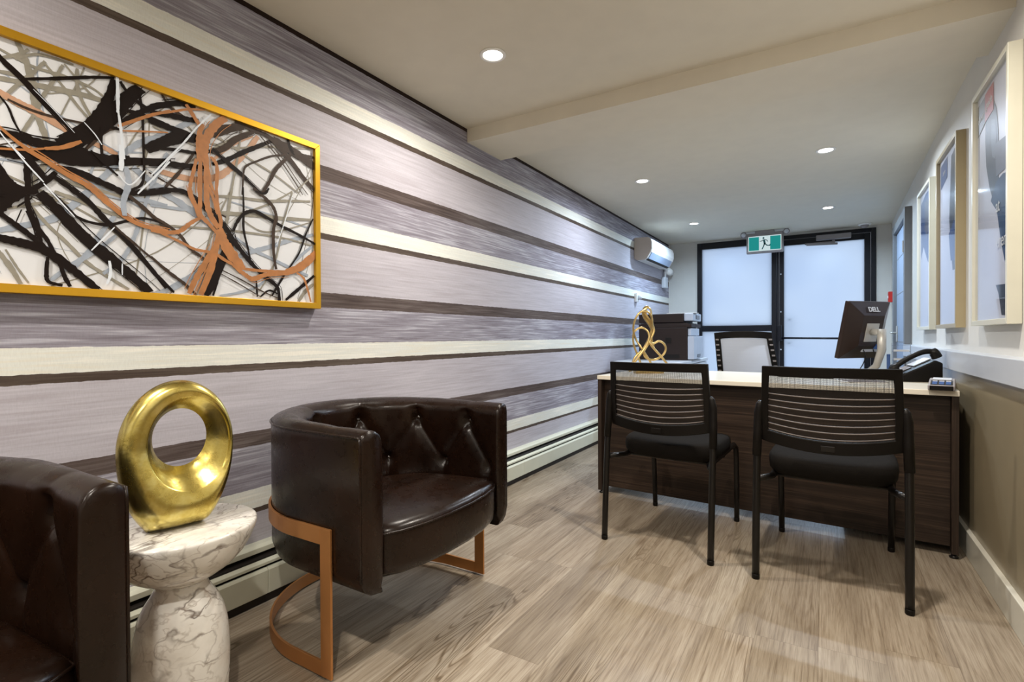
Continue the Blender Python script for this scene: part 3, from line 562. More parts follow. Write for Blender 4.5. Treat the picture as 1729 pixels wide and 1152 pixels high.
('c','st_wh',30,[(-40,960),(120,800),(280,640),(400,500),(540,370)]), ('c','st_wh',14,[(-20,1010),(140,800),(280,680)]), ('b','st_wh',24,[(1060,360),(1180,240),(1310,110)]), ('b','st_wh',40,[(840,880),(850,980),(820,1060)]), ('b','st_wh',16,[(940,900),(940,990)]), ('b','st_wh',20,[(880,620),(760,740),(700,800)]), ('d','st_wh',14,[(1150,530),(1230,300),(1300,60)]),
]
def catmull(P, k=7):
    out = []; m = len(P)
    for i in range(m - 1):
        p0, p1, p2, p3 = P[max(i - 1, 0)], P[i], P[i + 1], P[min(i + 2, m - 1)]
        for j in range(k):
            t_ = j / k; out.append(0.5 * ((2 * p1) + (p2 - p0) * t_ + (2 * p0 - 5 * p1 + 4 * p2 - p3) * t_ ** 2 + (3 * p1 - p0 - 3 * p2 + p3) * t_ ** 3))
    out.append(P[-1]); return out
rs = random.Random(3)
b = MB(); lay = 0
cy0, cy1, cz0, cz1 = AY0 + fw, AY1 - fw, AZ0 + fw, AZ1 - fw
def clampyz(p): return Vector((0, min(max(p.y, cy0), cy1), min(max(p.z, cz0), cz1)))
def stroke(P, wm, mi, rag=.16):
    global lay
    lay += 1; x = PX + .0003 + lay * .00003; C = catmull(P); n = len(C)
    seg = [[]]
    for i, c in enumerate(C):
        d = (C[min(i + 1, n - 1)] - C[max(i - 1, 0)]); d.x = 0
        if d.length < 1e-6: continue
        d.normalize(); nn = Vector((0, -d.z, d.y)); tt = i / (n - 1)
        ww = wm * (0.72 + .28 * sin(pi * tt)) * (1 + rs.uniform(-rag, rag)) * .5
        inside = cy0 - wm < c.y < cy1 + wm and cz0 - wm < c.z < cz1 + wm
        if not inside:
            if seg[-1]: seg.append([])
            continue
        seg[-1].append((clampyz(c + nn * ww), clampyz(c - nn * ww)))
    for sg in seg:
        if len(sg) < 2: continue
        vs = []; 
        for a_, c_ in sg: vs += [(x, a_.y, a_.z), (x, c_.y, c_.z)]
        b.add(vs, [(2 * i, 2 * i + 2, 2 * i + 3, 2 * i + 1) for i in range(len(sg) - 1)], mi)
for _ in range(46):   # thin background lines
    y, z = rs.uniform(cy0, cy1), rs.uniform(cz0, cz1); a_ = rs.choice([rs.uniform(-.9, .2), rs.uniform(.6, 1.3), 1.5]); L = rs.uniform(.2, .7); bend = rs.uniform(-.08, .08)
    P = [Vector((0, y - cos(a_) * L / 2, z - sin(a_) * L / 2)), Vector((0, y - sin(a_) * bend, z + cos(a_) * bend)), Vector((0, y + cos(a_) * L / 2, z + sin(a_) * L / 2))]
    stroke(P, rs.choice([.0016, .0025, .004, .007]), rs.choice([0, 0, 0, 1, 1, 3]))
for vw, mt, wd, pts in ST:
    ox, oy, sc = VIEWS[vw]; P = [on_plane(ox + u * sc, oy + v * sc, 0, PX) for u, v in pts]
    mid = P[len(P) // 2]; dep = .854 * mid.y + .52 * 1.87
    wm = wd * sc * dep / FPX * (.55 if mt == 'st_wh' else .88); mi = SM.index(mt)
    stroke(P, wm, mi)
    if mt in ('st_black', 'st_dk', 'st_or') and wd > 40:     # loose bristle lines beside the broad strokes
        for _k in range(2):
            o_ = Vector((0, rs.uniform(-1, 1), rs.uniform(-1, 1))) * wm * .8
            stroke([p + o_ for p in P[rs.randrange(2):]], rs.uniform(.0015, .004), mi)
for _ in range(26):   # the part of the picture the camera does not reach
    y, z = rs.uniform(cy0, .5), rs.uniform(cz0, cz1); a_ = rs.uniform(-1, .9); L = rs.uniform(.2, .5)
    if y + L / 2 > .45: y = .45 - L / 2
    P = [Vector((0, y - cos(a_) * L / 2, z - sin(a_) * L / 2)), Vector((0, y, z + rs.uniform(-.05, .05))), Vector((0, y + cos(a_) * L / 2, z + sin(a_) * L / 2))]
    stroke(P, rs.choice([.006, .012, .03]), rs.choice([0, 1, 3, 4, 4, 5]))
b.build('painted_strokes', [M[k] for k in SM], t, fix=False)

# ---------------------------------------------------------------- framed posters (right wall)
q = N('poster_glass'); q.base(rgb(214, 216, 224), 0.05, 0, 0.5); M['pr_bg'] = plain('poster_lavender_grey', rgb(222, 222, 230), 0.4, var=0.04, vs=3)
M['pr_dark'] = plain('poster_charcoal', rgb(52, 54, 62), 0.4, var=0.5, vs=14); M['pr_navy'] = plain('poster_navy', rgb(30, 56, 92), 0.4, var=0.1); M['pr_red'] = plain('poster_red', rgb(188, 52, 46), 0.4, var=0.03)
M['pr_tag'] = plain('poster_grey_tag', rgb(96, 96, 100), 0.4); M['pr_blue'] = plain('poster_blue', rgb(58, 84, 132), 0.4); M['pr_mid'] = plain('poster_mid_grey', rgb(110, 112, 124), 0.4, var=.2)
M['glazing'] = m_clear('picture_glazing', (0.95, 0.96, 0.98, 1), 1.75)
def poster(label, ya, yb, z0, z1, fm, art):
    # local axes: u runs from the far edge (small in the photo's left) towards the camera, v up, +n into the room
    xw = XR((ya + yb) / 2); t = thing('framed_poster', label, 'poster', (xw, yb, z0), 0, None)
    W, Hh = yb - ya, z1 - z0; D = .042; f = .022
    def rail(name, pts): MB().prism(pts, -D, -.001, 0).build(name, M[fm], t, bevel=.0015)
    rail('frame_rail', [(0, 0), (-W, 0), (-W + f, f), (-f, f)]); rail('frame_rail', [(0, Hh), (-W, Hh), (-W + f, Hh - f), (-f, Hh - f)])
    rail('frame_rail', [(0, 0), (0, Hh), (-f, Hh - f), (-f, f)]); rail('frame_rail', [(-W, 0), (-W, Hh), (-W + f, Hh - f), (-W + f, f)])
    MB().box(-.024, -.002, -W + f - .002, -f + .002, f - .002, Hh - f + .002).build('print', M['pr_bg'], t)
    MB().box(-.032, -.0295, -W + f - .002, -f + .002, f - .002, Hh - f + .002).build('glass', M['glazing'], t)
    w_, h_ = W - 2 * f, Hh - 2 * f
    T = basis((0, -1, 0), (0, 0, 1), (-1, 0, 0), (-.0245, -f, f))     # u -> -Y, v -> Z, n -> -X
    k = [0]
    def shape(name, pts, mat, rt=None):
        k[0] += 1; MB().prism([(u * w_, v * h_) for u, v in pts], .0002 * k[0], .0002 * k[0] + .0004, 2, T=T).build(name, M[mat], t, bevel=0)
    def text(name, s, u, v, size, mat, rot=0.0, shear=0.0): 
        k[0] += 1; text_mesh(name, s, size, M[mat], t, T @ Matrix.Translation((u * w_, v * h_, .0002 * k[0] + .001)) @ Matrix.Rotation(rot, 4, 'Z'), ext=.0003, shear=shear)
    art(shape, text); return t
def art1(sh, tx):
    sh('figure_hair', [(.36, .93), (.50, .92), (.60, .86), (.66, .74), (.64, .62), (.68, .55), (.62, .46), (.50, .50), (.40, .56), (.30, .66), (.26, .78), (.28, .88)], 'pr_dark')
    sh('figure_face', [(.46, .84), (.56, .82), (.60, .74), (.56, .66), (.48, .68), (.44, .76)], 'pr_mid')
    sh('figure_shirt', [(.44, .50), (.60, .56), (.78, .57), (1.0, .55), (1.0, .36), (.94, .32), (.84, .22), (.74, .30), (.62, .44)], 'pr_navy')
    sh('paper_sheet', [(.56, .72), (.96, .70), (.96, .58), (.60, .58)], 'pr_mid')
    sh('basket', [(.60, .14), (1.0, .13), (1.0, .01), (.76, .015), (.68, .10)], 'pr_dark')
    sh('grey_tag', [(.02, .97), (.26, .975), (.26, .86), (.02, .83)], 'pr_tag'); sh('red_tag', [(.26, .98), (.52, .985), (.52, .87), (.26, .86)], 'pr_red')
    tx('tag_script', 'guide', .39, .925, .045, 'white', .05, .3); tx('tag_script', 'about', .14, .90, .038, 'white', .05, .3)
    tx('shirt_print', 'at', .66, .455, .075, 'white'); tx('shirt_print', 'eren', .76, .31, .075, 'white')
def art2(sh, tx):
    sh('figure', [(.62, .95), (1.0, .99), (1.0, .30), (.70, .30), (.60, .45), (.52, .60), (.56, .75)], 'pr_dark')
    sh('figure_shirt', [(.50, .52), (.80, .58), (1.0, .50), (1.0, .34), (.60, .36)], 'pr_blue')
    sh('blue_tag', [(.06, .97), (.42, .98), (.42, .86), (.06, .83)], 'pr_blue'); tx('tag_script', 'here', .24, .91, .04, 'white', .05, .3)
def art3(sh, tx):
    sh('figure', [(.08, .93), (.5, .97), (.95, .96), (1.0, .5), (.7, .46), (.3, .60), (.10, .52)], 'pr_blue'); sh('figure_face', [(.4, .92), (.7, .92), (.8, .75), (.6, .62), (.42, .72)], 'pr_mid')
poster('largest-looking framed poster with a red script tag, nearest the camera', 2.515, 3.055, 1.038, 2.05, 'pframe', art1)
poster('middle framed poster with a blue tag and gold-brown frame side', 3.39, 3.945, 1.036, 2.03, 'pframe_t', art2)
poster('farthest framed poster with a bluish figure, next to the grey door', 4.255, 4.79, 1.034, 2.02, 'pframe', art3)

# ---------------------------------------------------------------- armchairs
ARC_R = .383; TIP = .285
def upath(s, R):        # s metres along the outer wall from the middle of the back; returns point and outward normal
    half = pi / 2 * ARC_R
    a = max(-half, min(half, s)) / ARC_R; rest = abs(s) - half
    p = Vector((-cos(a), sin(a), 0)) ; n = p.copy()
    pos = p * R
    if rest > 0: pos = Vector((rest, math.copysign(R, s), 0)); n = Vector((0, math.copysign(1, s), 0))
    return pos, n
SMAX = pi / 2 * ARC_R + TIP
BUT = [(k * .115, .655) for k in (-5, -3, -1, 1, 3, 5)] + [(k * .115, .485) for k in (-6, -4, -2, 0, 2, 4, 6)]
CR = [((x, z), (x, .76)) for x, z in BUT if z > .6] + [((x, z), (x, .30)) for x, z in BUT if z < .6]
for x, z in BUT:
    if z > .6: CR += [((x, z), (x - .115, .485)), ((x, z), (x + .115, .485))]
def segd(px, pz, A, B):
    ax, az = A; bx, bz = B; dx, dz = bx - ax, bz - az; t_ = max(0, min(1, ((px - ax) * dx + (pz - az) * dz) / (dx * dx + dz * dz)))
    return math.hypot(px - ax - t_ * dx, pz - az - t_ * dz)
def tuft(si, z):        # si: metres along the inner face
    d = min(segd(si, z, A, B) for A, B in CR); r = min(math.hypot(si - x, z - zz) for x, zz in BUT)
    return .006 * math.exp(-(d / .006) ** 2) + .012 * math.exp(-(d / .030) ** 2) + .022 * math.exp(-(r / .022) ** 2)
INNER_K = .72
def shell(u, rows):
    s = (u * 2 - 1) * SMAX; pos, n = upath(s, ARC_R); k = 1 - min(1, max(0, (abs(s) - .35) / .45)); T_ = .076 + .042 * (k * k * (3 - 2 * k))
    half = pi / 2 * ARC_R; si = math.copysign(min(abs(s), half) * INNER_K + max(0, abs(s) - half), s)
    zt = 0.0 + .004 * cos(s * 3); out = []
    fade = min(1, (SMAX - abs(s)) / .05)
    for kind, d, z in rows:
        if kind == 'o': dd = d
        elif kind == 't': dd = d * T_ + (.6 * tuft(si, .735) * fade * 0); z = z - tuft(si, .73) * .25 * fade * d
        else: dd = T_ + d - tuft(si, z) * fade
        out.append(pos - n * dd + Vector((0, 0, z + zt)))
    return out
ROWS = [('o', .07, .262), ('o', .035, .268), ('o', .012, .285), ('o', 0, .32), ('o', 0, .42), ('o', 0, .52), ('o', 0, .62), ('o', 0, .70), ('o', .001, .716), ('t', .07, .728), ('t', .25, .737), ('t', .45, .739), ('t', .65, .736), ('t', .84, .727), ('t', .96, .712)]
nz = 46; ROWS += [('i', .004 * sin(pi * j / nz), .700 - j * (.700 - .30) / nz) for j in range(nz + 1)] + [('i', -.01, .27), ('o', .075, .262)]
def seat_outline(n=64):
    P = []
    for i in range(n):
        a = -pi / 2 - pi * i / (n - 1); P.append((.268 * cos(a) if False else -.262 * sin((i / (n - 1)) * pi), -.300 * cos((i / (n - 1)) * pi)))
    F_ = [(.285, .303), (.315, .25), (.338, .16), (.348, .06), (.348, -.06), (.338, -.16), (.315, -.25), (.285, -.303)]
    back = [(x, -y) for x, y in P]; return [(x, y) for x, y in P] + [(.14, .303)] + F_ + [(.14, -.303)]
def make_armchair():
    t = thing('tub_armchair', 'dark brown tufted leather tub armchair with copper frame, right of the marble table', 'armchair', (-1.395, 1.385, 0), 0, None)
    b = MB(); NU = 236; us = [i / NU for i in range(NU + 1)]; V = len(ROWS); rings = [shell(u, ROWS) for u in us]
    def cap(ring, sgn):
        c = sum(ring, Vector()) / len(ring); res = []
        for k, (sc, fx) in enumerate(((.985, .006), (.90, .012), (.5, .015))): res.append([c + Vector(((p - c).x, (p - c).y * sc, (p - c).z * (1 - (1 - sc) * .12))) + Vector((fx, 0, 0)) for p in ring])
        return res
    r0 = cap(rings[0], -1)[::-1]; r1 = cap(rings[-1], 1); rings = r0 + rings + r1
    vs = [p for r in rings for p in r]; fs = []
    for i in range(len(rings) - 1):
        for j in range(V): fs.append((i * V + j, (i + 1) * V + j, (i + 1) * V + (j + 1) % V, i * V + (j + 1) % V))
    fs.append(tuple(range(V))); fs.append(tuple((len(rings) - 1) * V + j for j in range(V))[::-1])
    b.add(vs, fs, 0, True); b.build('back_shell', M['leather'], t)
    # piping: outer top rim, then down both arm fronts
    P = []
    for i in range(0, 121): p, n = upath((i / 60 - 1) * SMAX, ARC_R + .001); P.append(p + Vector((0, 0, .7175)))
    lo = [P[0] + Vector((.004, 0, dz)) for dz in (-.405, -.3, -.15, -.02)]; hi = [P[-1] + Vector((.004, 0, dz)) for dz in (-.02, -.15, -.3, -.405)]
    MB().tube(lo + P + hi, .0038, 7).build('piping', M['leather'], t)
    out = seat_outline(); cx = .02
    prof = [(.90, .30), (.965, .292), (.99, .305), (1.0, .33), (1.0, .415), (.993, .436), (.975, .447), (.92, .455), (.80, .463), (.6, .469), (.3, .472), (.02, .473)]
    vs = []; n = len(out)
    for sc, z in prof:
        for x, y in out:
            puff = (.006 * sin(pi * max(0, min(1, (x + .26) / .6))) if z > .45 else 0); vs.append((cx + (x - cx) * sc, y * sc, z + puff - (.008 + .055 * (.35 - x) if z > .40 else 0)))
    fs = [(i * n + k, i * n + (k + 1) % n, (i + 1) * n + (k + 1) % n, (i + 1) * n + k) for i in range(len(prof) - 1) for k in range(n)]
    fs += [tuple(range(n))[::-1], tuple((len(prof) - 1) * n + k for k in range(n))]
    b = MB(); b.add(vs, fs, 0, True); s = b.build('seat', M['leather'], t)
    MB().tube([(cx + (x - cx) * 1.0, y * 1.0, .425 - .055 * (.35 - x)) for x, y in out[64:74]], .0038, 7).build('piping', M['leather'], s)
    for x, z in BUT:
        half = pi / 2 * ARC_R; s0 = math.copysign(min(abs(x) / INNER_K, half) + max(0, abs(x) - half * INNER_K), x)
        if abs(s0) > SMAX - .02: continue
        pos, nn = upath(s0, ARC_R); k = 1 - min(1, max(0, (abs(s0) - .35) / .45)); T_ = .076 + .042 * (k * k * (3 - 2 * k))
        c = pos - nn * (T_ - .038) + Vector((0, 0, z)); ax = -nn; rot = ax.to_track_quat('Z', 'Y').to_matrix().to_4x4()
        MB().lathe([(0, -.006), (.010, -.005), (.0115, 0), (.009, .004), (.004, .006), (0, .0065)], 14, T=Matrix.Translation(c) @ rot).build('button', M['button'], t)
    # copper frame
    def strip(name, P, z0, z1, parent=t, th=.008):
        vs = []
        for i, p in enumerate(P):
            d = (P[min(i + 1, len(P) - 1)] - P[max(i - 1, 0)]).normalized(); n = Vector((d.y, -d.x, 0)) * th / 2
            vs += [p + n + Vector((0, 0, z0)), p + n + Vector((0, 0, z1)), p - n + Vector((0, 0, z1)), p - n + Vector((0, 0, z0))]
        m = len(P); fs = [(4 * i + k, 4 * i + (k + 1) % 4, 4 * i + 4 + (k + 1) % 4, 4 * i + 4 + k) for i in range(m - 1) for k in range(4)] + [(0, 1, 2, 3), (4 * m - 4, 4 * m - 3, 4 * m - 2, 4 * m - 1)]
        b = MB(); b.add(vs, fs); return b.build(name, M['copper'], parent, bevel=.001)
    RF = ARC_R + .0055; S2 = pi / 2 * ARC_R + .128; P = [upath((i / 60 - 1) * S2, RF)[0] for i in range(121)]
    strip('seat_band', P, .393, .443); strip('floor_ring', P, .006, .050)
    for sy in (-1, 1):
        y = sy * RF; b = MB(); b.prism([(.1285, .006), (.1735, .006), (.1735, .443), (.1285, .443)], y - .004, y + .004, 1); l = b.build('leg', M['copper'], t, bevel=.001)
        MB().box(.11, .150, y - .007, y + .007, 0, .008, .001).build('glide', M['clear'], l)
    return t
chair = make_armchair()
c2 = copy_tree(chair); c2.location = (-1.42, .068, 0)
c2['label'] = 'dark brown leather tub armchair at the left edge of the photo, beside the marble table'
for o in (chair, c2): o['group'] = 'leather tub armchairs along the striped wall'

# ---------------------------------------------------------------- marble table and gold ring sculpture
TX, TY = -1.418, .687
t = thing('marble_side_table', 'white veined marble pedestal side table between the two leather armchairs', 'side table', (TX, TY, 0))
MB().lathe([(0, .5205), (.171, .5205), (.1745, .5185), (.1755, .515), (.1750, .508), (.171, .494), (.162, .472), (.146, .445), (.122, .418), (.090, .396), (.072, .386), (.060, .378), (0, .378)], 96).build('table_top', M['marble'], t)
MB().lathe([(0, .380), (.060, .380), (.0585, .372), (.061, .362), (.070, .345), (.083, .325), (.094, .300), (.102, .270), (.107, .230), (.109, .18), (.107, .12), (.103, .06), (.100, .01), (.098, 0), (0, 0)], 96).build('pedestal', M['marble'], t)
def ring_sculpture():
    d = Vector((.22, .975, 0)).normalized(); n = Vector((d.y, -d.x, 0))
    t = thing('gold_ring_sculpture', 'gold leaf oval ring sculpture standing on the marble table', 'sculpture', (-1.412, .676, .5205))
    NA, HT = 96, .386
    def outer(a):      # egg outline with a flat narrow foot
        c, s_ = cos(a), sin(a); z = .5 + .5 * s_; r = .146 * (max(0, 1 - abs(s_) ** 2.15)) ** .5
        if z < .5: r = .146 * ((1 - (1 - z / .5) ** 2.0) ** .62 * .66 + .34 * min(1, z / .5 * 1.0 + .0)) if z > 0 else 0
        return c, z, r
    def fn(u, v):
        a = 2 * pi * u; ca, sa = cos(a), sin(a)
        # outer silhouette
        zc = HT * (.5 + .5 * sa); w_ = .137 * (abs(ca) ** .92) * math.copysign(1, ca); tz = zc / HT
        w_ *= 1.0 - .16 * max(0, (.5 - tz) / .5) ** 1.2 + 0.0
        lean = .012 * (tz - .4)
        O = Vector((.127 * ca + .004 * sa, 0, max(0.0, .206 + (.168 if sa > 0 else .236) * sa)))
        L1 = Vector((.022 + .090 * ca, 0, .212 + .118 * sa)); L2 = Vector((.008 + .060 * ca, 0, .226 + .074 * sa))
        th = .034 + .022 * max(0, -sa) ** 1.0
        # loop: outer edge -> front -> front lip -> bore -> back lip -> back -> outer
        pts = [(O, 0), (O.lerp(L1, .12), -.62), (O.lerp(L1, .35), -.95), (O.lerp(L1, .65), -1.03), (O.lerp(L1, .93), -.86), (L1, -.80), (L1.lerp(L2, .12), -.70), (L1.lerp(L2, .6), -.35), (L2, .10), (L2.lerp(L1, .25), .62), (L1.lerp(O, .1), .88), (L1.lerp(O, .5), .95), (L1.lerp(O, .85), .62)]
        m = len(pts); f_ = v * m; i = int(f_) % m; fr_ = f_ - int(f_)
        P0, h0 = pts[i]; P1, h1 = pts[(i + 1) % m]; P = P0.lerp(P1, fr_); h = h0 + (h1 - h0) * fr_
        return d * P.x - n * (h * th) + Vector((0, 0, P.z))
    b = MB(); b.grid(fn, NA, 13 * 3, closed_u=True, closed_v=True); o = b.build('ring_body', M['gold'], t)
    bmx = bmesh.new(); bmx.from_mesh(o.data)
    bmx.verts.ensure_lookup_table(); soft = [v for v in bmx.verts if v.index % 39 not in (15, 24) and v.co.z > .004]
    for _ in range(2): bmesh.ops.smooth_vert(bmx, verts=soft, factor=.5, use_axis_x=True, use_axis_y=True, use_axis_z=True)
    zmin = min(v.co.z for v in bmx.verts)
    for v in bmx.verts: v.co.z = max(v.co.z - zmin, 0)
    bmx.to_mesh(o.data); bmx.free(); o.data.set_sharp_from_angle(angle=radians(46)); return t
ring_sculpture()

# ---------------------------------------------------------------- desk
DA = -0.0695     # the desk stands slightly askew
t = thing('reception_desk', 'dark wenge reception desk with a cream laminate top', 'desk', (-.368, 3.022, 0), DA)
W2, DD = .875, .80
MB().box(-W2, W2, -.004, DD, .727, .752, .003).build('desk_top', M['desk_top'], t)
for s in (-1, 1): 
    b = MB(); b.box(s * W2 - (.026 if s > 0 else -.001), s * W2 + (.026 if s < 0 else -.001), .004, DD - .01, .022, .727, .0015); e = b.build('end_panel', M['wood_v'], t)
    for y in (.03, DD - .06): MB().lathe([(0, 0), (.016, 0), (.018, .006), (.010, .012), (.008, .023), (0, .023)], 16, cx=s * (W2 - .016), cy=y).build('glide', M['tube'], e)
MB().box(-W2 + .027, W2 - .027, 0.050, .068, .042, .726, .001).build('modesty_panel', M['wood_h'], t)
MB().box(W2 - .45, W2 - .028, .30, DD - .02, .03, .70, .002).build('drawer_pedestal', M['wood_v'], t)

# ---------------------------------------------------------------- guest chairs
def make_guest():
    t = thing('guest_chair', 'black mesh-back guest chair at the desk, the left one', 'chair', (-.657, 2.692, 0), radians(-4.3), 'guest chairs in front of the desk')
    def ys(z): return -.232 - (z - .5) * .11
    def hw(z): return .238 - max(0, (z - .70)) * .03
    def surf(x, z, off=0.0): h = hw(z); k = max(-1, min(1, x / h)); return Vector((x, ys(z) - .034 * (1 - k * k) + off, z))
    ZB = lambda x: .565 - .030 * (1 - (x / .238) ** 2); ZT = .875
    # back frame: outline band swept on the curved surface
    b = MB(); vs = []; fs = []
    n = 24; outer = []; inner = []
    for i in range(n + 1): x = -.238 + .476 * i / n; outer.append((x, ZB(x))); xi = x * .892; inner.append((xi, ZB(xi) + .050))
    for i in range(1, 13): z = ZB(.238) + (ZT - ZB(.238)) * i / 12; outer.append((hw(z), z)); zi = ZB(.2) + .050 + (ZT - .040 - ZB(.2) - .050) * i / 12; inner.append((hw(z) - .026, zi))
    for i in range(1, n + 1): x = hw(ZT) * (1 - 2 * i / n); outer.append((x, ZT)); inner.append((x * (1 - .026 / hw(ZT)), ZT - .040))
    for i in range(1, 12): z = ZT + (ZB(.238) - ZT) * i / 12; outer.append((-hw(z), z)); zi = ZT - .040 + (ZB(.2) + .050 - ZT + .040) * i / 12; inner.append((-hw(z) + .026, zi))
    m = len(outer)
    for (xo, zo), (xi, zi) in zip(outer, inner):
        for xx, zz, of in ((xo, zo, -.011), (xo, zo, .011), (xi, zi, .009), (xi, zi, -.009)): vs.append(surf(xx, zz, of))
    for i in range(m):
        j = (i + 1) % m
        for k in range(4): fs.append((4 * i + k, 4 * i + (k + 1) % 4, 4 * j + (k + 1) % 4, 4 * j + k))
    b.add(vs, fs, 0, False); bf = b.build('back_frame', M['plast'], t, bevel=.003)
    MB().box(-.024, .024, -.004, .004, -.011, .011, .002, T=Matrix.Translation(surf(0, .558, -.0115))).build('emblem_plate', M['tube'], bf)
    b = MB()
    def net(u, v): x = (u * 2 - 1) * .214; z = ZB(x) + .046 + v * (ZT - .036 - ZB(x) - .046); return surf(x, z, .003)
    b.grid(net, 30, 20); b.build('mesh_panel', M['meshb'], t, fix=False)
    b = MB()
    for r in range(7):
        v0 = .03 + r * .105; hgt = .020
        def rib(u, v, v0=v0, hgt=hgt): x = (u * 2 - 1) * .213; z0 = ZB(x) + .046; H_ = ZT - .036 - z0; z = z0 + (v0 + v * hgt) * H_; return surf(x, z, .0015 - .004 * sin(pi * v))
        b.grid(rib, 24, 3)
    b.build('knit_rib', M['band'], t, fix=False, solid=.002)
    # seat
    vs = []; fs = []; NX, NY = 20, 18
    def outl(a, sc=1.0):
        c, s_ = cos(a), sin(a); p = 4.2; r = (abs(c) ** p + abs(s_) ** p) ** (-1 / p); return (.236 * r * c * sc, .035 + .225 * r * s_ * sc)
    prof = [(.80, .402), (.93, .405), (.985, .420), (1.0, .445), (.99, .466), (.95, .479), (.85, .486), (.6, .488), (.3, .486), (.02, .485)]
    na = 56
    for sc, z in prof:
        for k in range(na): x, y = outl(2 * pi * k / na, sc); vs.append((x, y, z + .010 * (x / .236) ** 2 * (z > .44) - .012 * max(0, (y - .15) / .1) ** 2 + .0 + .012 * ((x / .236) ** 2) * (z <= .44) * .3))
    fs = [(i * na + k, i * na + (k + 1) % na, (i + 1) * na + (k + 1) % na, (i + 1) * na + k) for i in range(len(prof) - 1) for k in range(na)] + [tuple(range(na))[::-1], tuple((len(prof) - 1) * na + k for k in range(na))]
    b = MB(); b.add(vs, fs, 0, True); b.build('seat', M['fabric'], t)
    MB().box(-.16, .16, -.10, .17, .392, .406, .004).build('seat_pan', M['plast'], t)
    for s in (-1, 1):
        b = MB(); b.tube([(s * .252, -.31, 0.002), (s * .2525, -.300, .15), (s * .253, -.285, .34), (s * .2525, -.268, .52), (s * .251, -.256, .62), (s * .250, -.252, .66)], .0145, 12); leg = b.build('rear_leg', M['tube'], t)
        b = MB(); b.tube([(s * .2535, -.271, .50), (s * .2515, -.258, .60), (s * .249, -.254, .68), (s * .244, -.258, .715), (s * .241, -.26, .728)], [.0172, .0172, .0172, .014, .007], 12); b.build('sleeve', M['plast'], leg)
        MB().lathe([(0, 0), (.0138, 0), (.0152, .004), (.0152, .018), (.0148, .020), (0, .024)], 14, cx=s * .252, cy=-.3095).build('foot_cap', M['plast'], leg)
        b = MB(); b.tube([(s * .225, .320, .002), (s * .2265, .312, .2), (s * .2275, .300, .35), (s * .2275, .285, .405), (s * .225, .25, .425), (s * .215, .15, .412), (s * .205, .0, .398), (s * .208, -.16, .398), (s * .228, -.225, .402), (s * .249, -.262, .404)], .0135, 12); leg = b.build('front_leg', M['tube'], t)
        MB().lathe([(0, 0), (.0128, 0), (.0142, .004), (.0142, .018), (.0138, .020), (0, .022)], 14, cx=s * .225, cy=.3195).build('foot_cap', M['plast'], leg)
    b = MB(); b.tube([(-.21, .12, .388), (.21, .12, .388)], .010, 10); b.tube([(-.21, -.08, .388), (.21, -.08, .388)], .010, 10); b.build('cross_tube', M['tube'], t)
    return t
gc = make_guest(); g2 = copy_tree(gc); g2.location = (.020, 2.625, 0); g2.rotation_euler = (0, 0, radians(-2.6))
g2['label'] = 'black mesh-back guest chair at the desk, the right one nearer the poster wall'

# ---------------------------------------------------------------- office chair behind the desk
t = thing('office_chair', 'grey mesh swivel office chair behind the desk', 'chair', (-.565, 4.42, 0), radians(8))
def oc(x, z, off=0): return Vector((x + (1.03 - z) * .13, -.19 + .05 * (x / .23) ** 2 - (z - .5) * -.02 + off, z))
def ohw(z): return .200 + (1.03 - z) * .045
b = MB(); vs = []; fs = []; out = []; inn = []
for i in range(17): x = -1 + i / 8; out.append((x * ohw(1.02), 1.035 - .012 * x * x)); inn.append((x * (ohw(.98) - .042), .985 - .008 * x * x))
for i in range(1, 11): z = 1.02 - i * .05; out.append((ohw(z), z)); inn.append((ohw(z) - .042, .98 - i * .044))
for i in range(1, 17): x = 1 - i / 8; out.append((x * ohw(.52), .52)); inn.append((x * (ohw(.54) - .042), .54))
for i in range(1, 10): z = .52 + i * .05; out.append((-ohw(z), z)); inn.append((-ohw(z) + .042, .54 + i * .044))
for (xo, zo), (xi, zi) in zip(out, inn):
    for xx, zz, of in ((xo, zo, -.014), (xo, zo, .014), (xi, zi, .012), (xi, zi, -.012)): vs.append(oc(xx, zz, of))
m = len(out)
for i in range(m):
    for k in range(4): j = (i + 1) % m; fs.append((4 * i + k, 4 * i + (k + 1) % 4, 4 * j + (k + 1) % 4, 4 * j + k))
b.add(vs, fs); b.build('back_frame', M['plast'], t, bevel=.004)
b = MB()
for i in range(11):
    for s in (-1, 1): z = .57 + i * .040; b.box(-.013, .013, -.0155, -.0135, -.006, .006, .001, T=Matrix.Translation(oc(s * (ohw(z) - .02), z)))
b.build('frame_rib', M['greyp'], t)
b = MB(); b.grid(lambda u, v: oc((u * 2 - 1) * (ohw(.54 + v * .44) - .035), .535 + v * .455, 0), 20, 20); b.build('mesh_panel', M['meshg'], t, fix=False)
MB().box(-.23, .23, -.17, .27, .45, .52, .03, seg=4).build('seat', M['fabric'], t)
b = MB(); b.tube([(0, -.20, .60), (0, -.235, .50), (0, -.18, .42), (0, 0, .42)], .022, 10); b.build('back_support', M['plast'], t)
b = MB(); b.tube([(0, .05, .45), (0, .05, .12)], .026, 14); b.build('gas_lift', M['tube'], t)
for k in range(5):
    a = k * 2 * pi / 5 + .3; b = MB(); b.tube([(0, .05, .12), (.27 * cos(a), .05 + .27 * sin(a), .075)], [.024, .016], 10); l = b.build('base_leg', M['plast'], t)
    b = MB(); b.tube([(.27 * cos(a) - .02 * sin(a), .05 + .27 * sin(a) + .02 * cos(a), .029), (.27 * cos(a) + .02 * sin(a), .05 + .27 * sin(a) - .02 * cos(a), .029)], .029, 16); b.build('caster', M['plast'], l)
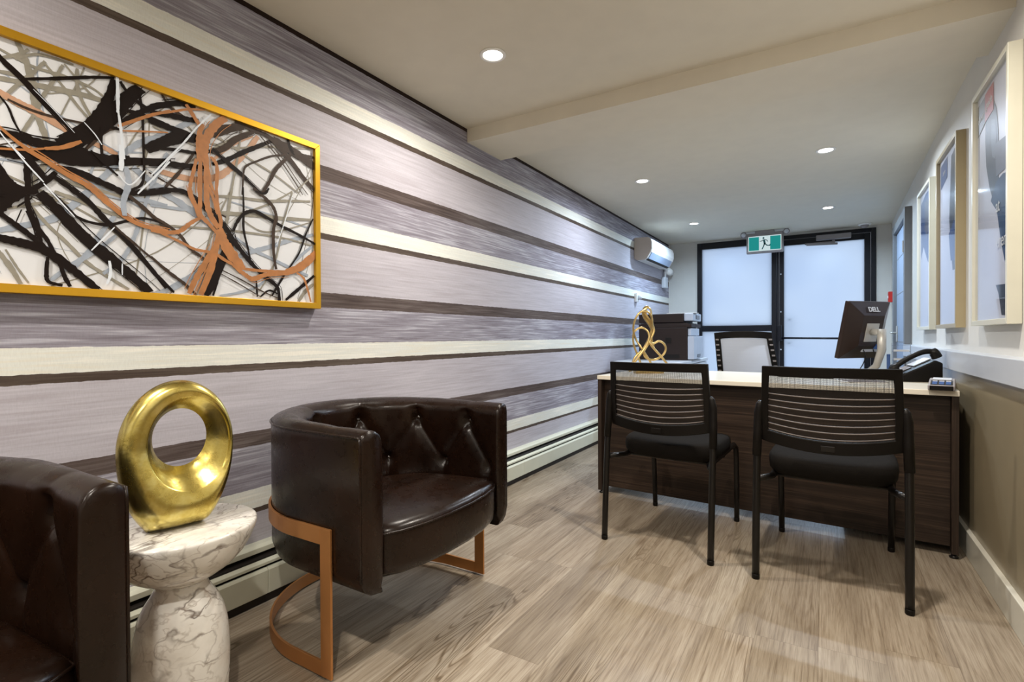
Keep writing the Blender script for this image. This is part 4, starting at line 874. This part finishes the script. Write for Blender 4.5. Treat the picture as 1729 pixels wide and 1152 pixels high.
for s in (-1, 1):
    b = MB(); b.tube([(s * .20, .05, .44), (s * .28, .05, .46), (s * .29, .05, .62)], .014, 10); b.box(s * .29 - .03, s * .29 + .03, -.07, .17, .62, .645, .01); b.build('armrest', M['plast'], t)

# ---------------------------------------------------------------- credenza and printer
t = thing('filing_credenza', 'low cabinet with a white top holding the printer, against the striped wall', 'cabinet', (-1.80, 4.90, 0))
MB().box(0, .65, 0, 1.30, .72, .752, .003).build('cabinet_top', M['lgrey'], t)
MB().box(.005, .625, .01, 1.29, .0, .72, .002).build('body', M['lgrey'], t)
for i in range(3):
    for z0, z1 in ((.04, .36), (.37, .71)):
        d = MB().box(.625, .643, .015 + i * .425, .43 + i * .425, z0, z1, .002).build('drawer', M['lgrey'], t); b = MB(); y = .222 + i * .425; b.tube([(.642, y - .06, z1 - .05), (.662, y - .06, z1 - .05), (.662, y + .06, z1 - .05), (.642, y + .06, z1 - .05)], .004, 8); b.build('handle', M['silver'], d)
t = thing('laser_printer', 'black and grey multifunction laser printer on the white cabinet', 'printer', (-1.69, 5.36, .752))
MB().box(.0, .50, 0, .44, 0, .335, .008).build('body', M['printer'], t)
MB().box(.02, .50, .01, .43, .365, .36 + .02, .004).build('scanner_bed', M['printer'], t)
MB().box(.0, .46, .0, .44, .385, .475, .008).build('scanner', M['printer'], t)
b = MB(); b.box(.0, .54, .0, .44, .335, .37, .004); b.build('output_shelf', M['printer'], t)
MB().box(.461, .55, .02, .42, .40, .478, .01).build('control_panel', M['prlight'], t); b = MB(); b.box(.551, .555, .15, .32, .42, .46, .002); b.build('display', M['screen'], t)
MB().box(.501, .565, .0, .44, .01, .245, .008).build('paper_tray', M['prlight'], t); MB().box(.566, .570, .15, .29, .03, .06, .002).build('tray_grip', M['screen'], t)
MB().box(.501, .53, .02, .42, .25, .325, .004).build('front_cover', M['prlight'], t)
b = MB(); b.box(.20, .42, -.003, .0, .02, .06, .001); b.box(.28, .34, -.003, .0, .17, .23, .001); b.build('side_vent', M['tube'], t)
MB().box(.28, .57, .05, .20, .478, .484, .002).build('document', M['white'], t)

# ---------------------------------------------------------------- knot sculpture on the desk
t = thing('gold_knot_sculpture', 'gold looping ribbon figure sculpture on the left of the desk', 'sculpture', (-1.02, 3.42, .752))
RT = Vector((.854, .52, 0)); FW = Vector((-.52, .854, 0))
def kp(u, v, dep=0.0): 
    x, y = 1040 + u * .2083, 380 + v * .2083
    return RT * ((x - 1100) / 258.0) + Vector((0, 0, (631 - y) / 258.0)) + FW * dep
def loop(name, pts, r, flat=None):
    P = catmull([kp(*p) for p in pts], 6); MB().tube(P, r, 9, flat=flat).build(name, M['goldm'], t)
loop('large_loop', [(150, 1190, .0), (185, 1080, .01), (262, 1000, .015), (318, 880, .01), (330, 770, 0), (300, 705, -.005), (245, 690, -.01), (195, 740, -.01), (172, 830, 0), (195, 920, .01), (245, 1010, -.01), (300, 1100, -.02), (340, 1180, -.02)], .007)
loop('small_loop', [(262, 1185, .02), (215, 1060, .02), (180, 960, .02), (182, 870, .02), (235, 828, .015), (285, 850, .0), (300, 910, -.01), (270, 985, -.015), (215, 1060, -.02), (165, 1130, -.02), (130, 1190, -.02)], .007)
loop('side_loop', [(470, 1160, -.02), (400, 1070, -.015), (330, 990, -.01), (300, 940, 0), (340, 960, .01), (390, 940, .015), (435, 965, .02), (448, 1010, .02), (420, 1060, .02), (350, 1095, .015), (285, 1080, .01), (262, 1030, .01), (300, 960, .01), (330, 900, .01)], .0075)
b = MB(); P = catmull([kp(*p) for p in [(350, 1000, .02), (325, 920, .02), (345, 850, .03), (320, 790, .03), (285, 740, .03), (270, 690, .03), (295, 655, .03), (325, 680, .025), (335, 760, .02), (345, 840, .015)]], 6)
nP = len(P); MB().tube(P, [.007 + .012 * sin(pi * min(1, i / nP * 1.3)) for i in range(nP)], 10, flat=.55).build('head_and_torso', M['goldm'], t)
b = MB(); b.box(-.085, .10, -.045, .045, 0, .018, .004, T=Rz(radians(31.3))); b.build('base', M['goldm'], t)

# ---------------------------------------------------------------- monitor
t = thing('computer_monitor', 'black desktop monitor seen from behind on a silver stand', 'monitor', (.175, 3.71, .752))
wd = Vector((.64, .768, 0)); bk = Vector((.768, -.64, 0)); up = Vector((0, 0, 1)); tl = radians(12)
upT = (up * cos(tl) + bk * sin(tl)).normalized(); nT = (bk * cos(tl) - up * sin(tl)).normalized()
T = basis(wd, upT, nT, Vector((0.024, 0.008, .276)))      # x width, y height, z towards the back
hwid, hh = .168, .172
MB().box(-hwid, hwid, -hh, hh, -.028, -.002, .004, T=T).build('bezel', M['monitor'], t)
MB().box(-hwid + .015, hwid - .015, -hh + .018, hh - .015, -.0295, -.0278, T=T).build('screen', M['screen'], t)
b = MB(); pts = [(-hwid + .002, -hh + .002, -.002), (hwid - .002, -hh + .002, -.002), (hwid - .002, hh - .002, -.002), (-hwid + .002, hh - .002, -.002), (-.085, -.085, .042), (.085, -.085, .042), (.085, .095, .042), (-.085, .095, .042)]
b.add(pts, [(0, 1, 5, 4), (1, 2, 6, 5), (2, 3, 7, 6), (3, 0, 4, 7), (4, 5, 6, 7)], T=T); bs = b.build('back_cover', M['monitor'], t, bevel=.003)
MB().box(-.05, .05, -.06, .05, .042, .046, .002, T=T).build('mount_plate', M['silver'], bs)
b = MB()
for c in range(2):
    for r in range(13): b.box(-.146 + c * .026, -.130 + c * .026, -.055 + r * .009, -.051 + r * .009, -.001, .001, T=T @ Matrix.Translation((0, 0, .012 + c * .013)) @ Matrix.Rotation(-.42, 4, 'Y') @ Matrix.Translation((-.0, 0, 0)))
b.build('vent_slots', M['lgrey'], bs)
text_mesh('brand_lettering', 'DELL', .040, M['lgrey'], bs, T @ Matrix.Translation((.0, .130, .031)) @ Matrix.Rotation(-.50, 4, 'X') @ Matrix.Rotation(0, 4, 'Z'), ext=.001, bold=.0012)
b = MB(); b.box(-.03, .10, -.125, -.095, .020, .030, .002, T=T); b.build('port_panel', M['lgrey'], bs)
MB().box(.055, .08, -.105, -.075, .03, .05, .003, T=T).build('video_plug', M['bluep'], bs)
c0 = T @ Vector((0, -.0, .046)); c1 = bk * .13 + Vector((0, 0, .262))
b = MB(); b.tube([c0, c0.lerp(c1, .5), c1], .02, 14); b.build('arm_joint', M['silver'], t)
b = MB(); b.tube([c1 + Vector((0, 0, .02)), c1 + Vector((0, 0, -.10)), bk * .10 + Vector((0, 0, .07)), bk * .03 + Vector((0, 0, .012))], [.022, .022, .019, .019], 14, flat=.8); b.build('stand_column', M['silver'], t)
b = MB(); b.lathe([(0, 0), (.095, 0), (.10, .006), (.09, .012), (.03, .014), (0, .014)], 36, cx=.02, cy=-.02); b.build('stand_base', M['silver'], t)
b = MB()
for q0, q1 in (((.06, -.11), (.03, .06)), ((-.02, -.11), (-.05, .05))):
    s0 = T @ Vector((q0[0], q0[1], .03)); e0 = Vector((q1[0], q1[1] + .02, .006)); b.tube(catmull([s0, s0 + Vector((.01, 0, -.05)), s0.lerp(e0, .6) + Vector((.02, -.02, -.03)), e0]), .0028, 6)
b.build('cable', M['tube'], t)

# ---------------------------------------------------------------- small things on the desk
t = thing('desk_phone', 'black office desk phone with raised display and handset near the wall', 'telephone', (.405, 3.50, .752), radians(-78))
b = MB(); b.prism([(-.10, .0), (.10, .0), (.10, .10), (.07, .115), (-.10, .025)], -.085, .085, 0); b.build('phone_body', M['plast'], t, bevel=.006)
b = MB(); b.box(-.075, .02, -.045, .045, 0, .006, .002, T=Matrix.Translation((.0, .035, .098)) @ Matrix.Rotation(radians(28), 4, 'X')); b.build('display', M['lgrey'], t)
b = MB(); b.box(-.075, .02, -.035, .035, 0, .004, .001, T=Matrix.Translation((.0, -.045, .056)) @ Matrix.Rotation(radians(28), 4, 'X')); b.build('keypad', M['greyp'], t)
P = catmull([Vector(p) for p in [(.055, -.115, .030), (.055, -.100, .075), (.055, -.04, .125), (.055, .02, .156), (.055, .065, .158), (.055, .085, .128)]], 6)
MB().tube(P, [.024 if (i < 7 or i > len(P) - 8) else .014 for i in range(len(P))], 12).build('handset', M['plast'], t)
b = MB(); b.tube([(-.04 + i * .0022 + .0, -.12 - .012 * sin(i * .08) + .008 * cos(i * 1.15), .010 + .007 * sin(i * 1.15) + .002) for i in range(90)], .0018, 5); b.build('coiled_cord', M['tube'], t)
t = thing('card_terminal', 'grey and black keypad card terminal at the right end of the desk', 'card terminal', (.452, 3.015, .752), radians(-10)); t.scale = (1.12, 1.12, 1.12)
b = MB(); b.prism([(-.085, 0), (.085, 0), (.085, .040), (.02, .036), (-.085, .022)], -.042, .042, 0); b.build('housing', M['greyp'], t, bevel=.005)
MB().box(-.036, .036, -.091, -.0855, .003, .020, .002).build('front_edge', M['plast'], t)
MB().box(-.030, .030, .0, .055, 0, .003, .001, T=Matrix.Translation((0, .015, .036)) @ Matrix.Rotation(radians(4), 4, 'X')).build('display', M['lgrey'], t)
MB().prism([(-.078, .0), (.008, .0), (.008, .0355), (-.078, .0245)], -.034, .034, 0).build('keypad', M['plast'], t)
for i in range(3):
    for j in range(4): MB().box(-.008, .008, -.0055, .0055, 0, .004, .001, T=Matrix.Translation((-.021 + i * .021, -.068 + j * .017, .0245 + j * .0024))).build('key', M['bluep'] if j < 3 else M['lgrey'], t)
t = thing('acrylic_letter_holder', 'clear acrylic desk organiser beside the phone', 'organiser', (.372, 3.70, .752), radians(-4))
b = MB(); b.box(-.045, -.042, -.05, .05, 0, .20); b.box(.042, .045, -.05, .05, 0, .20); b.box(-.042, .042, .047, .05, 0, .20)
for z in (.001, .05, .10, .15, .185): b.box(-.042, .042, -.05, .047, z, z + .003)
b.build('shelves', M['clear'], t)
for z in (.053, .103, .153): MB().box(-.036, .036, -.045, .044, z + .0005, z + .010).build('paper_stack', M['lgrey'], t)
t = thing('blue_folder', 'upright blue folder beside the clear organiser', 'folder', (.315, 3.725, .752), radians(-6))
MB().box(-.008, .008, -.05, .05, 0, .135, .001).build('cover', M['bluep'], t)
t = thing('keyboard', 'low black computer keyboard on the desk behind the right guest chair', 'keyboard', (-.02, 3.52, .752), radians(-4))
MB().box(-.22, .22, -.07, .07, 0, .016, .004).build('keyboard_case', M['plast'], t)
b = MB()
for i in range(15):
    for j in range(5): b.box(-.205 + i * .0275, -.181 + i * .0275, -.058 + j * .024, -.037 + j * .024, .016, .021, .001)
o = b.build('keys', M['tube'], t); o['kind'] = 'stuff'
t = thing('document_pile', 'loose dark-printed papers on the desk in front of the monitor', 'papers', (.15, 3.36, .752), radians(8))
MB().box(-.10, .10, -.14, .14, 0, .004).build('sheet', M['white'], t); MB().box(-.09, .09, -.13, .02, .0041, .006, T=Rz(.2)).build('leaflet', M['greyp'], t)
